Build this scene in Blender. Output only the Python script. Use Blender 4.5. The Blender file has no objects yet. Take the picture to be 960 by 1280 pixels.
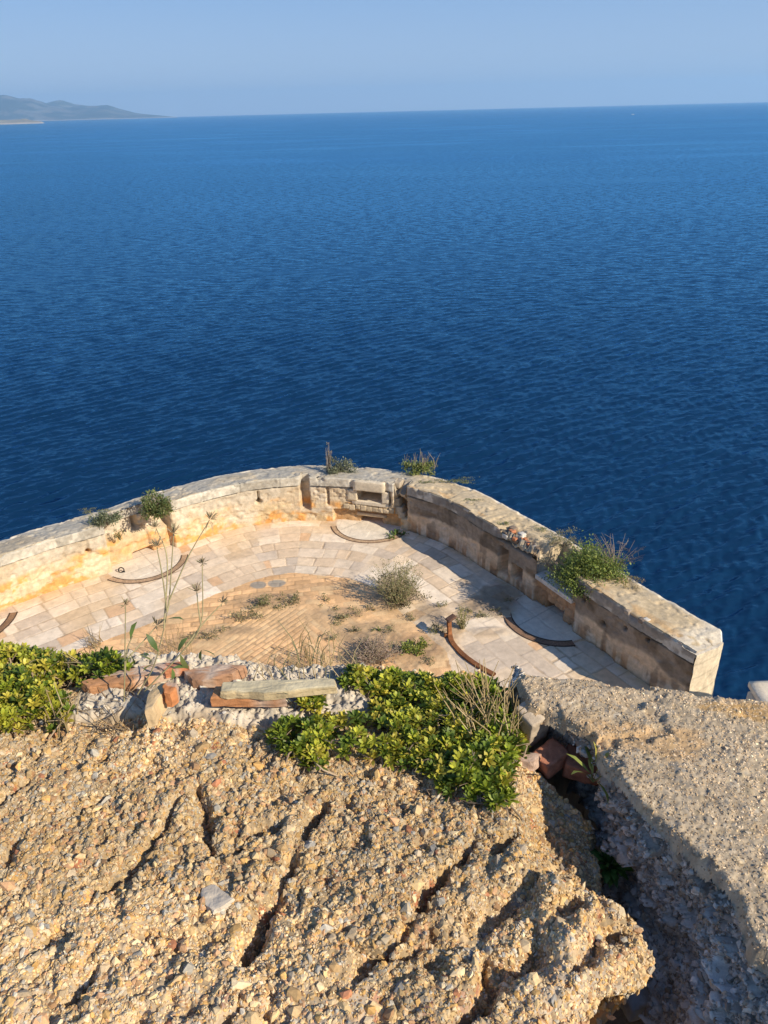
import bpy, math, random
import numpy as np
from mathutils import Vector, Matrix

random.seed(7)
rng = np.random.default_rng(7)
SC = bpy.context.scene
COL = SC.collection

# ------------------------------------------------------------------ camera
FPX = 961.0
PITCH, ROLL = math.radians(27.6), math.radians(-1.45)
cF = np.array([0, math.cos(PITCH), -math.sin(PITCH)])
_R0 = np.array([1.0, 0, 0]); _U0 = np.array([0, math.sin(PITCH), math.cos(PITCH)])
cR = _R0 * math.cos(ROLL) + _U0 * math.sin(ROLL)
cU = -_R0 * math.sin(ROLL) + _U0 * math.cos(ROLL)
cam_d = bpy.data.cameras.new('camera')
cam = bpy.data.objects.new('camera', cam_d); COL.objects.link(cam)
cam.matrix_world = Matrix((( cR[0], cU[0], -cF[0], 0), (cR[1], cU[1], -cF[1], 0), (cR[2], cU[2], -cF[2], 0), (0, 0, 0, 1)))
cam_d.sensor_width = 36; cam_d.lens = 36 * FPX / 1280
cam_d.clip_start = 0.05; cam_d.clip_end = 60000
SC.camera = cam

# ------------------------------------------------------------------ light
SUN_EL = math.radians(33)
_h = np.array([0.82, -0.57]); _h /= np.linalg.norm(_h)
SUN = np.array([_h[0] * math.cos(SUN_EL), _h[1] * math.cos(SUN_EL), math.sin(SUN_EL)])
w = bpy.data.worlds.new('World'); SC.world = w; w.use_nodes = True
nt = w.node_tree
bg = nt.nodes['Background']; bg.inputs[1].default_value = 0.11
sky = nt.nodes.new('ShaderNodeTexSky'); sky.sky_type = 'NISHITA'; sky.sun_disc = False
sky.sun_elevation = SUN_EL; sky.sun_rotation = math.atan2(_h[0], _h[1])
sky.air_density = 1.0; sky.dust_density = .4; sky.ozone_density = 2.0
# sky colour: the physical sky mixed with the milky blue of a hazy summer sky, paler towards the horizon
tcw = nt.nodes.new('ShaderNodeTexCoord'); sxw = nt.nodes.new('ShaderNodeSeparateXYZ'); nt.links.new(tcw.outputs['Generated'], sxw.inputs[0])
rmp = nt.nodes.new('ShaderNodeValToRGB'); nt.links.new(sxw.outputs['Z'], rmp.inputs[0])
rmp.color_ramp.elements[0].position = 0.0; rmp.color_ramp.elements[0].color = (2.75, 3.55, 4.95, 1)
rmp.color_ramp.elements[1].position = 0.9; rmp.color_ramp.elements[1].color = (.35, 1.0, 2.9, 1)
e_ = rmp.color_ramp.elements.new(.14); e_.color = (1.35, 2.5, 4.65, 1)
mxw = nt.nodes.new('ShaderNodeMix'); mxw.data_type = 'RGBA'; mxw.inputs[0].default_value = .85
nt.links.new(sky.outputs[0], mxw.inputs[6]); nt.links.new(rmp.outputs[0], mxw.inputs[7]); nt.links.new(mxw.outputs[2], bg.inputs[0])
sl = bpy.data.lights.new('sun', 'SUN'); sl.energy = 4.6; sl.angle = math.radians(0.5); sl.color = (1.0, 0.90, 0.74)
so = bpy.data.objects.new('sun', sl); COL.objects.link(so)
so.rotation_euler = Vector(SUN).to_track_quat('Z', 'Y').to_euler()
SC.view_settings.view_transform = 'Standard'; SC.view_settings.look = 'None'
SC.view_settings.exposure = 0.5; SC.view_settings.gamma = 1
SC.view_settings.use_curve_mapping = False
SC.cycles.use_denoising = True
SC.cycles.max_bounces = 6; SC.cycles.volume_bounces = 1
SC.cycles.sample_clamp_indirect = 8

# ------------------------------------------------------------------ helpers
def ray(x, y):
    return cF + (x - 480) / FPX * cR + (640 - y) / FPX * cU
def at(x, y, z):
    d = ray(x, y); return d * (z / d[2])
def atY(x, y, Y):
    d = ray(x, y); return d * (Y / d[1])
def sstep(a, b, x):
    t = np.clip((x - a) / (b - a), 0, 1); return t * t * (3 - 2 * t)
def lerp(a, b, t): return a + (b - a) * t

def _hash(ix, iy, seed):
    n = (ix * 374761393 + iy * 668265263 + seed * 974634777) & 0xffffffff
    n = ((n ^ (n >> 13)) * 1274126177) & 0xffffffff
    n = ((n ^ (n >> 16)) * 668265263) & 0xffffffff
    return ((n ^ (n >> 15)) & 0xffffff) / float(0xffffff)
def vn(x, y, seed=0):
    x = np.asarray(x, float); y = np.asarray(y, float)
    ix = np.floor(x).astype(np.int64); iy = np.floor(y).astype(np.int64)
    fx = x - ix; fy = y - iy
    fx = fx * fx * fx * (fx * (fx * 6 - 15) + 10); fy = fy * fy * fy * (fy * (fy * 6 - 15) + 10)
    a = _hash(ix, iy, seed); b = _hash(ix + 1, iy, seed); c = _hash(ix, iy + 1, seed); d = _hash(ix + 1, iy + 1, seed)
    return (a * (1 - fx) + b * fx) * (1 - fy) + (c * (1 - fx) + d * fx) * fy
def fbm(x, y, seed=0, octv=4, gain=0.5):
    s = 0; a = 1; t = 0
    for o in range(octv):
        s = s + a * vn(x * 2 ** o + 13.7 * o, y * 2 ** o - 7.3 * o, seed + o * 17); t += a; a *= gain
    return s / t
def rockf(p, seed=0, s=1.0):
    """cheap 3-d-ish noise for points (N,3)"""
    return (fbm(p[..., 0] * s + p[..., 2] * s * .7, p[..., 1] * s - p[..., 2] * s * .6, seed, 3)
            + fbm(p[..., 2] * s * 1.1, p[..., 0] * s * .8 + p[..., 1] * s * .5, seed + 5, 3)) - 1.0

def tag(o, label=None, cat=None, group=None, kind=None):
    if label: o['label'] = label
    if cat: o['category'] = cat
    if group: o['group'] = group
    if kind: o['kind'] = kind
    return o
def empty(name, loc, label, cat, group=None):
    o = bpy.data.objects.new(name, None); COL.objects.link(o)
    o.location = tuple(float(c) for c in loc); o.empty_display_size = .1
    return tag(o, label, cat, group)

def raw_mesh(name, V, faces4=None, faces3=None, cols=None, mat=None, parent=None, smooth=True, label=None):
    """V (N,3) in world coordinates; becomes local to the parent's location"""
    V = np.asarray(V, np.float64)
    me = bpy.data.meshes.new(name)
    f4 = np.zeros((0, 4), np.int64) if faces4 is None else np.asarray(faces4, np.int64).reshape(-1, 4)
    f3 = np.zeros((0, 3), np.int64) if faces3 is None else np.asarray(faces3, np.int64).reshape(-1, 3)
    origin = np.array(parent.matrix_world.translation if parent is None else world_loc(parent)) if parent else np.zeros(3)
    me.vertices.add(len(V)); me.vertices.foreach_set('co', (V - origin).astype(np.float32).ravel())
    nl = f4.size + f3.size; me.loops.add(nl)
    me.loops.foreach_set('vertex_index', np.concatenate([f4.ravel(), f3.ravel()]).astype(np.int32))
    npoly = len(f4) + len(f3); me.polygons.add(npoly)
    ls = np.concatenate([np.arange(len(f4)) * 4, f4.size + np.arange(len(f3)) * 3]).astype(np.int32)
    me.polygons.foreach_set('loop_start', ls)
    try:
        lt = np.concatenate([np.full(len(f4), 4), np.full(len(f3), 3)]).astype(np.int32)
        me.polygons.foreach_set('loop_total', lt)
    except Exception:
        pass
    me.polygons.foreach_set('use_smooth', np.full(npoly, smooth))
    if cols is not None:
        at_ = me.attributes.new('Col', 'FLOAT_COLOR', 'POINT')
        c = np.ones((len(V), 4), np.float32); c[:, :3] = cols
        at_.data.foreach_set('color', c.ravel())
    me.update(); me.validate()
    if mat: me.materials.append(mat)
    o = bpy.data.objects.new(name, me); COL.objects.link(o)
    if parent: o.parent = parent
    if label: o['label'] = label
    return o
def world_loc(o):
    l = np.array(o.location)
    while o.parent:
        o = o.parent; l = l + np.array(o.location)
    return l

def grid_mesh(name, P, mat, cols=None, mask=None, parent=None, smooth=True, flip=False):
    n, m = P.shape[:2]
    idx = np.arange(n * m).reshape(n, m)
    f = np.stack([idx[:-1, :-1], idx[1:, :-1], idx[1:, 1:], idx[:-1, 1:]], -1).reshape(-1, 4)
    if mask is not None:
        f = f[mask[:-1, :-1].ravel() if mask.shape == (n, m) else mask.ravel()]
    if flip: f = f[:, ::-1]
    used = np.zeros(n * m, bool); used[f.ravel()] = True
    rem = np.cumsum(used) - 1
    V = P.reshape(-1, 3)[used]; C = None if cols is None else cols.reshape(-1, 3)[used]
    return raw_mesh(name, V, rem[f], None, C, mat, parent, smooth)

class MB:
    """collects tubes, leaves and boxes into one mesh"""
    def __init__(s): s.V = []; s.f4 = []; s.f3 = []; s.C = []; s.n = 0
    def add(s, V, f4=None, f3=None, col=(.5, .5, .5)):
        V = np.asarray(V, float).reshape(-1, 3)
        if f4 is not None and len(f4): s.f4.append(np.asarray(f4, np.int64) + s.n)
        if f3 is not None and len(f3): s.f3.append(np.asarray(f3, np.int64) + s.n)
        c = np.asarray(col, float)
        s.C.append(np.broadcast_to(c, (len(V), 3)).copy()); s.V.append(V); s.n += len(V)
    def tube(s, pts, rad, col, k=5):
        pts = np.asarray(pts, float); m = len(pts)
        rad = np.broadcast_to(np.asarray(rad, float), (m,))
        T = np.gradient(pts, axis=0); T /= np.linalg.norm(T, axis=1)[:, None] + 1e-9
        ref = np.array([0.31, 0.22, 0.92]) if abs(T[0, 2]) < .8 else np.array([.9, .3, .1])
        A = np.cross(T, ref); A /= np.linalg.norm(A, axis=1)[:, None] + 1e-9
        B = np.cross(T, A)
        th = np.arange(k) / k * 2 * np.pi
        V = pts[:, None] + rad[:, None, None] * (np.cos(th)[None, :, None] * A[:, None] + np.sin(th)[None, :, None] * B[:, None])
        idx = np.arange(m * k).reshape(m, k)
        f = np.stack([idx[:-1], np.roll(idx[:-1], -1, 1), np.roll(idx[1:], -1, 1), idx[1:]], -1).reshape(-1, 4)
        s.add(V.reshape(-1, 3), f, None, col)
    def leaves(s, base, dirv, L, W, col, droop=.25, up=None):
        base = np.asarray(base, float); N = len(base)
        d = np.asarray(dirv, float); d = d / (np.linalg.norm(d, axis=1)[:, None] + 1e-9)
        if up is None: up = np.tile([0, 0, 1.0], (N, 1)) + rng.normal(0, .35, (N, 3))
        sd = np.cross(d, up); sd /= np.linalg.norm(sd, axis=1)[:, None] + 1e-9
        nn = np.cross(sd, d)
        L = np.broadcast_to(np.asarray(L, float), (N,))[:, None]; W = np.broadcast_to(np.asarray(W, float), (N,))[:, None]
        p0 = base
        p1 = base + d * L * .38 + nn * L * .05; p2 = base + d * L * .75 + nn * L * .02 ; p3 = base + d * L - nn * L * droop
        V = np.stack([p0, p1 - sd * W * .42, p1 + sd * W * .42, p2 - sd * W * .46, p2 + sd * W * .46, p3], 1)
        b = np.arange(N)[:, None] * 6
        f3 = np.concatenate([b + [0, 2, 1], b + [3, 4, 5]]); f4 = b + [1, 2, 4, 3]
        c = np.repeat(np.asarray(col, float)[:, None], 6, 1).reshape(-1, 3)
        s.add(V.reshape(-1, 3), f4, f3, c)
    def build(s, name, mat, parent=None, smooth=True):
        if not s.V: return None
        return raw_mesh(name, np.concatenate(s.V), np.concatenate(s.f4) if s.f4 else None,
                        np.concatenate(s.f3) if s.f3 else None, np.concatenate(s.C), mat, parent, smooth)

# ------------------------------------------------------------------ materials
def attr_mat(name, rough=.85, vary=.25, vscale=30, bump=.3, bscale=120, bdist=.004, spec=.3, metal=0):
    m = bpy.data.materials.new(name); m.use_nodes = True; t = m.node_tree; N = t.nodes; Lk = t.links
    b = N['Principled BSDF']; b.inputs['Roughness'].default_value = rough
    b.inputs['Specular IOR Level'].default_value = spec; b.inputs['Metallic'].default_value = metal
    a = N.new('ShaderNodeAttribute'); a.attribute_name = 'Col'
    co = N.new('ShaderNodeTexCoord')
    no = N.new('ShaderNodeTexNoise'); no.inputs['Scale'].default_value = vscale; no.inputs['Detail'].default_value = 5; no.inputs['Roughness'].default_value = .65
    Lk.new(co.outputs['Object'], no.inputs['Vector'])
    mr = N.new('ShaderNodeMapRange'); mr.inputs[1].default_value = .25; mr.inputs[2].default_value = .75
    mr.inputs[3].default_value = 1 - vary; mr.inputs[4].default_value = 1 + vary
    Lk.new(no.outputs['Fac'], mr.inputs[0])
    vm = N.new('ShaderNodeVectorMath'); vm.operation = 'SCALE'
    Lk.new(a.outputs['Color'], vm.inputs[0]); Lk.new(mr.outputs[0], vm.inputs['Scale'])
    Lk.new(vm.outputs[0], b.inputs['Base Color'])
    if bump:
        n2 = N.new('ShaderNodeTexNoise'); n2.inputs['Scale'].default_value = bscale; n2.inputs['Detail'].default_value = 4
        Lk.new(co.outputs['Object'], n2.inputs['Vector'])
        bp = N.new('ShaderNodeBump'); bp.inputs['Strength'].default_value = bump; bp.inputs['Distance'].default_value = bdist
        Lk.new(n2.outputs['Fac'], bp.inputs['Height']); Lk.new(bp.outputs[0], b.inputs['Normal'])
    return m
def leaf_mat(name, trans=.3, rough=.5):
    m = bpy.data.materials.new(name); m.use_nodes = True; t = m.node_tree; N = t.nodes; Lk = t.links
    b = N['Principled BSDF']; b.inputs['Roughness'].default_value = rough; b.inputs['Specular IOR Level'].default_value = .35
    a = N.new('ShaderNodeAttribute'); a.attribute_name = 'Col'
    Lk.new(a.outputs['Color'], b.inputs['Base Color'])
    tr = N.new('ShaderNodeBsdfTranslucent'); Lk.new(a.outputs['Color'], tr.inputs['Color'])
    mx = N.new('ShaderNodeMixShader'); mx.inputs[0].default_value = trans
    Lk.new(b.outputs[0], mx.inputs[1]); Lk.new(tr.outputs[0], mx.inputs[2])
    Lk.new(mx.outputs[0], N['Material Output'].inputs['Surface'])
    return m
M_pebble = attr_mat('conglomerate', .9, .22, 160, .35, 420, .002)
M_slab = attr_mat('aggregate_concrete', .92, .2, 220, .4, 600, .0015)
M_plaster = attr_mat('weathered_plaster', .93, .22, 9, .5, 26, .02)
M_paving = attr_mat('limestone_paving', .85, .16, 6, .35, 30, .01)
M_stone = attr_mat('cut_stone', .9, .22, 14, .5, 40, .012)
M_brick = attr_mat('fired_clay', .9, .25, 60, .5, 260, .002)
M_rust = attr_mat('rusty_iron', .8, .4, 25, .5, 90, .004, .4, .3)
M_wood = attr_mat('dry_stem', .85, .2, 40, 0)
M_leaf = leaf_mat('leaf', .3)
M_dry = leaf_mat('dry_foliage', .2, .8)
M_white = attr_mat('painted_hull', .4, .03, 5, 0)
M_hill = attr_mat('scrub_hillside', .95, .3, .004, 0)

# ------------------------------------------------------------------ sea
SEA = -34.0
FLOOR = -11.0
def build_sea():
    nr, na = 1000, 1200
    ang = np.linspace(math.radians(54), math.radians(.0975), nr)
    r = -SEA / np.tan(ang)
    th = np.linspace(math.radians(-62), math.radians(62), na)
    Rr, Th = np.meshgrid(r, th, indexing='ij')
    X = Rr * np.sin(Th); Y = Rr * np.cos(Th)
    dr = np.gradient(r)[:, None]; sp = np.maximum(dr, Rr * (th[1] - th[0]))
    Z = np.zeros_like(X)
    g = np.random.default_rng(3)
    main = math.atan2(-.80, .60)
    for i in range(110):
        lam = .45 * (2.2 / .45) ** (g.random() ** 1.05)
        a = main + g.normal(0, .24) + (.75 if i % 5 == 0 else 0); k = 2 * math.pi / lam
        slope = .041 * (1 if lam > 1.2 else .8) * (.6 if i % 5 == 0 else 1)
        if i % 5 == 0: lam = min(lam, 1.3); k = 2 * math.pi / lam
        att = np.clip((lam / sp - 2.0) / 2.0, 0, 1)
        ph = k * (X * math.cos(a) + Y * math.sin(a)) + g.random() * 6.28
        s_ = np.sin(ph)
        Z += att * slope / k * (s_ + .25 * s_ * s_)
    gust = fbm(X / 40, Y / 60, 5, 3)
    Z *= .8 + .4 * gust
    P = np.stack([X, Y, Z + SEA], -1)
    m = bpy.data.materials.new('sea_water'); m.use_nodes = True; t = m.node_tree; N = t.nodes; Lk = t.links
    N.remove(N['Principled BSDF'])
    b = N.new('ShaderNodeBsdfGlossy'); b.inputs['Color'].default_value = (.28, .65, .92, 1)
    df = N.new('ShaderNodeBsdfDiffuse'); df.inputs['Color'].default_value = (.0035, .022, .058, 1)
    fr = N.new('ShaderNodeFresnel'); fr.inputs['IOR'].default_value = 1.333
    mxs = N.new('ShaderNodeMixShader'); Lk.new(fr.outputs[0], mxs.inputs[0]); Lk.new(df.outputs[0], mxs.inputs[1]); Lk.new(b.outputs[0], mxs.inputs[2]); Lk.new(mxs.outputs[0], N['Material Output'].inputs['Surface'])
    co = N.new('ShaderNodeTexCoord')
    def slopes(scale, rot, sx, sy, det):
        mp = N.new('ShaderNodeMapping'); mp.inputs['Rotation'].default_value = (0, 0, rot); mp.inputs['Scale'].default_value = (sx, sy, 1)
        Lk.new(co.outputs['Object'], mp.inputs['Vector'])
        n1 = N.new('ShaderNodeTexNoise'); n1.inputs['Scale'].default_value = scale; n1.inputs['Detail'].default_value = det; n1.inputs['Roughness'].default_value = .6
        Lk.new(mp.outputs[0], n1.inputs['Vector'])
        sb = N.new('ShaderNodeVectorMath'); sb.operation = 'SUBTRACT'; sb.inputs[1].default_value = (.5, .5, .5)
        Lk.new(n1.outputs['Color'], sb.inputs[0]); return sb.outputs[0]
    geo = N.new('ShaderNodeNewGeometry')
    def addv(a_, b_, sc):
        m1 = N.new('ShaderNodeVectorMath'); m1.operation = 'MULTIPLY'; m1.inputs[1].default_value = sc; Lk.new(b_, m1.inputs[0])
        m3 = N.new('ShaderNodeVectorMath'); m3.operation = 'SCALE'; Lk.new(m1.outputs[0], m3.inputs[0]); Lk.new(rl.outputs[0], m3.inputs['Scale']); m1 = m3
        m2 = N.new('ShaderNodeVectorMath'); m2.operation = 'ADD'; Lk.new(a_, m2.inputs[0]); Lk.new(m1.outputs[0], m2.inputs[1]); return m2.outputs[0]
    nl = N.new('ShaderNodeTexNoise'); nl.inputs['Scale'].default_value = 1.0; nl.inputs['Detail'].default_value = 5; nl.inputs['Roughness'].default_value = .6
    ml = N.new('ShaderNodeMapping'); ml.inputs['Scale'].default_value = (.004, .016, 1); ml.inputs['Rotation'].default_value = (0, 0, .45)
    Lk.new(co.outputs['Object'], ml.inputs['Vector']); Lk.new(ml.outputs[0], nl.inputs['Vector'])
    rl = N.new('ShaderNodeMapRange'); rl.inputs[1].default_value = .33; rl.inputs[2].default_value = .47; rl.inputs[3].default_value = .2; rl.inputs[4].default_value = 1.05
    Lk.new(nl.outputs['Fac'], rl.inputs[0])
    v = addv(geo.outputs['Normal'], slopes(2.6, math.radians(-35), .45, 1.2, 5), (.6, .8, 0))
    v = addv(v, slopes(.6, math.radians(-25), .45, 1.2, 3), (.55, .75, 0))
    nm = N.new('ShaderNodeVectorMath'); nm.operation = 'NORMALIZE'; Lk.new(v, nm.inputs[0]); Lk.new(nm.outputs[0], b.inputs['Normal']); Lk.new(nm.outputs[0], fr.inputs['Normal']); Lk.new(nm.outputs[0], df.inputs['Normal'])
    # wind lanes: large, slow patches of smoother and rougher water
    n2 = N.new('ShaderNodeTexNoise'); n2.inputs['Scale'].default_value = 1.0; n2.inputs['Detail'].default_value = 4
    mp2 = N.new('ShaderNodeMapping'); mp2.inputs['Scale'].default_value = (.002, .007, 1); mp2.inputs['Rotation'].default_value = (0, 0, .25)
    Lk.new(co.outputs['Object'], mp2.inputs['Vector']); Lk.new(mp2.outputs[0], n2.inputs['Vector'])
    mr = N.new('ShaderNodeMapRange'); mr.inputs[1].default_value = .3; mr.inputs[2].default_value = .7; mr.inputs[3].default_value = .16; mr.inputs[4].default_value = .06
    Lk.new(n2.outputs['Fac'], mr.inputs[0]); Lk.new(mr.outputs[0], b.inputs['Roughness'])
    o = grid_mesh('sea', P, m, flip=True)
    tag(o, kind='structure')
build_sea()

# ------------------------------------------------------------------ hills, headland
def ridge(name, prof, D, depth, base_col, seed, kind='structure'):
    """prof: list of (px, height in metres); a real ridge with slopes in front and behind"""
    px = np.array([p[0] for p in prof], float); hh = np.array([p[1] for p in prof], float)
    xs = np.linspace(px[0], px[-1], 260)
    H = np.interp(xs, px, hh)
    ys = np.linspace(-1, 1, 60)
    P = np.zeros((260, 60, 3)); C = np.zeros((260, 60, 3))
    for i, x in enumerate(xs):
        d = ray(x, 145); d = d[:2] / np.linalg.norm(d[:2])
        yy = D + ys * depth
        P[i, :, 0] = d[0] * yy; P[i, :, 1] = d[1] * yy
        P[i, :, 2] = H[i] * (1 - np.abs(ys) ** 1.3)
    n = fbm(P[..., 0] / (depth * .35), P[..., 1] / (depth * .35), seed, 5)
    P[..., 2] = SEA - 6 + (P[..., 2] + 6) * (.72 + .56 * n)
    rockm = sstep(.52, .6, fbm(P[..., 0] / (depth * .12), P[..., 1] / (depth * .12), seed + 9, 4))
    C[:] = np.array(base_col); C = lerp(C, np.array([.20, .18, .14]), (rockm * .6)[..., None])
    shore = sstep(SEA + 14, SEA + 4, P[..., 2]); C = lerp(C, np.array([.5, .43, .34]), (shore * .8)[..., None])
    return tag(grid_mesh(name, P, M_hill, C), kind=kind)
ridge('hills', [(-260, 208), (-160, 347), (-60, 372), (-10, 355), (22, 402), (45, 385), (65, 285), (90, 208), (112, 216), (137, 234), (155, 152), (172, 89), (190, 51), (212, 16), (222, 0)], 17500, 2000, (.06, .07, .045), 3)
ridge('hills', [(-80, 308), (0, 407), (60, 321), (78, 330), (90, 308), (130, 222), (160, 90), (185, 40), (208, 0)], 19000, 1400, (.08, .09, .05), 8)
ridge('headland', [(-120, 26), (-20, 28), (10, 30), (30, 34), (40, 25), (50, 15), (54, 0)], 7600, 220, (.22, .20, .14), 12)

# ------------------------------------------------------------------ terrace wall geometry
WP = np.array([(-16.8, 10.2), (-14.4, 12.25), (-12.1, 14.2), (-9.76, 16.16), (-8.57, 17.17), (-7.35, 18.0), (-5.99, 19.14), (-4.32, 20.19),
               (-2.75, 20.58), (-1.57, 20.5), (-0.4, 20.25), (0.70, 19.77), (1.79, 18.84), (2.56, 17.72), (3.41, 16.44), (4.36, 14.75),
               (5.22, 13.28), (6.05, 11.95)])
def catmull(P, n=40):
    Q = np.vstack([2 * P[0] - P[1], P, 2 * P[-1] - P[-2]]); out = []
    for i in range(1, len(Q) - 2):
        t = np.linspace(0, 1, n, endpoint=False)[:, None]
        a, b, c, d = Q[i - 1], Q[i], Q[i + 1], Q[i + 2]
        out.append(.5 * ((2 * b) + (-a + c) * t + (2 * a - 5 * b + 4 * c - d) * t * t + (-a + 3 * b - 3 * c + d) * t ** 3))
    return np.vstack(out + [P[-1:]])
_wc = catmull(WP)
_ws = np.concatenate([[0], np.cumsum(np.linalg.norm(np.diff(_wc, axis=0), axis=1))])
WLEN = _ws[-1]
def wpos(u): return np.stack([np.interp(u, _ws, _wc[:, 0]), np.interp(u, _ws, _wc[:, 1])], -1)
def wnorm(u):
    d = wpos(np.minimum(u + .25, WLEN)) - wpos(np.maximum(u - .25, 0)); d /= np.linalg.norm(d, axis=-1)[..., None]
    return np.stack([-d[..., 1], d[..., 0]], -1)      # away from the terrace
def U(x, y, z=FLOOR):
    p = at(x, y, z)[:2]; return _ws[np.argmin(np.sum((_wc - p) ** 2, 1))]
WH = 1.5; CV = 1.21        # wall height, underside of the coping
us = np.arange(0, WLEN + .001, .03)
NU = len(us)
def box1(x, a, b, e=.03): return sstep(a - e, a + e, x) * (1 - sstep(b - e, b + e, x))

uGL = (U(144, 715), U(220, 686)); uSL = (U(168, 699), U(193, 689))
uGB = (U(417, 655), U(500, 662)); uWB = (U(450, 655), U(476, 658)); uSB = (U(449, 656), U(475, 658)); uCH = (U(493, 661), U(507, 664)); uGR0 = U(384, 653)
uGR = (U(664, 752), U(712, 789)); uSR = (U(676, 762), U(698, 778)); uH1 = U(645, 737); uH2 = U(630, 727)
uAPSE = U(507, 664)
def block_joints(u, v, bw, bh, seed):
    row = np.floor(v / bh); uu = u / bw + _hash(row.astype(np.int64), row.astype(np.int64) * 0, seed) * 5
    cell = np.floor(uu); fu = np.abs(uu - cell - .5) ; fv = np.abs(v / bh - row - .5)
    j = np.maximum(sstep(.5 - .035 / bw, .5, fu), sstep(.5 - .02 / bh, .5, fv))
    return j, _hash(cell.astype(np.int64), row.astype(np.int64), seed + 3)

def depth_in(u, v):
    d = .035 * (fbm(u / .5, v / .5, 21, 4) - .5) + .02 * (fbm(u / .12, v / .12, 25, 3) - .5)
    jn, _ = block_joints(u, v, .9, .42, 31)
    d = d + .005 * jn
    d = d + (.05 + .09 * sstep(uAPSE - .3, uAPSE + .3, u)) * sstep(1.15, 1.17, v) * sstep(.3, .45, fbm(u / .7, v * 0 + 3, 37, 3)) + .03 * sstep(.60, .68, fbm(u / .25, v / .2, 39, 4))
    # flaked patches of render
    fl = sstep(.55, .58, fbm(u / 1.1, v / .6, 41, 4)); d = d + .018 * fl
    # left gun embrasure
    m = box1(u, *uGL); pr = lerp(.28, .56, sstep(.60, .80, v)); d = d + m * pr
    d = d + box1(u, *uSL, .02) * box1(v, -.1, .16, .015) * .55
    d = d + box1(u, uGL[0] + .95, uGL[0] + 1.02, .015) * sstep(.75, .8, v) * .16       # joints of infill stones
    d = d - box1(u, uGL[0] + 1.05, uGL[0] + 1.35, .02) * sstep(.86, .9, v) * .2
    d = d - box1(u, uGL[1] - .62, uGL[1] - .12, .02) * sstep(.3, .32, v) * .12
    # back gun embrasure
    m = box1(u, *uGB)
    d = d + m * .14 * (1 - sstep(.40, .43, v))
    rub = box1(u, uWB[0] - .45, uWB[1] + .42) * box1(v, .41, .64, .02)
    bj, _ = block_joints(u + .05 * (vn(u * 6, v * 6, 4) - .5), v, .33, .21, 77)
    d = d + rub * (.02 + .07 * bj + .06 * (fbm(u / .15, v / .12, 55, 2) - .5))
    sl_ = box1(u, uWB[0] - .28, uWB[1] + .3, .03) * sstep(.64, .80, v) * .22 * (1 - sstep(1.13, 1.15, v)); d = d + sl_
    d = d + box1(u, *uWB, .02) * box1(v, .78, 1.13, .015) * .75
    d = d + box1(u, *uSB, .02) * box1(v, -.1, .21, .012) * .6
    ch = box1(u, uCH[0], uCH[1], .03) * sstep(.36, .40, v); d = d + ch * (.42 + .25 * (fbm(u / .1, v / .22, 61, 2) - .5))
    rb = box1(u, uCH[0] - .28, uCH[0], .02) * sstep(.7, .75, v); d = d - rb * .06 * (1.6 * vn(u * 5, v * 3.2, 9) - .4)
    # vertical channels and holes in the plaster
    wob = .05 * (fbm(u * 0 + 1, v / .2, 71, 2) - .5)
    d = d + box1(u + wob, uGR0 - .13, uGR0 + .13, .02) * sstep(.34, .40, v) * .30
    uc = U(411, 655); d = d + box1(u + wob, uc - .035, uc + .035, .015) * sstep(.55, .6, v) * .12
    ud = U(327, 657); d = d + box1(u, ud - .03, ud + .03, .012) * box1(v, .72, 1.12, .02) * .12 + .22 * np.exp(-(((u - ud) / .085) ** 2 + ((v - .78) / .075) ** 2) ** 2)
    ue = U(119, 724); d = d + .25 * np.exp(-(((u - ue) / .07) ** 2 + ((v - .78) / .07) ** 2) ** 2) + .05 * box1(u, ue - .08, ue + .03) * box1(v, .75, 1.15)
    # right embrasure and its neighbours
    d = d + box1(u, uH1 - .2, uH1 + .17, .02) * box1(v, .30, .68, .015) * .75
    d = d + box1(u, uH2 - .22, uH2 + .1, .03) * box1(v, .18, .95, .03) * .34
    d = d + box1(u, *uGR, .03) * (.10 + .05 * (bj - .3)) * (1 - sstep(.78, .80, v))
    d = d + box1(u, *uSR, .02) * box1(v, -.1, .24, .015) * .6
    for q in ((uGR[1] + .25, 1.02, .06), (uGR[1] + 1.5, .98, .05), (uGR[1] + 2.1, 1.05, .05), (uGR[1] + .9, .75, .06)):
        d = d + .2 * np.exp(-(((u - q[0]) / q[2]) ** 2 + ((v - q[1]) / q[2]) ** 2) ** 2)
    return d

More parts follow.
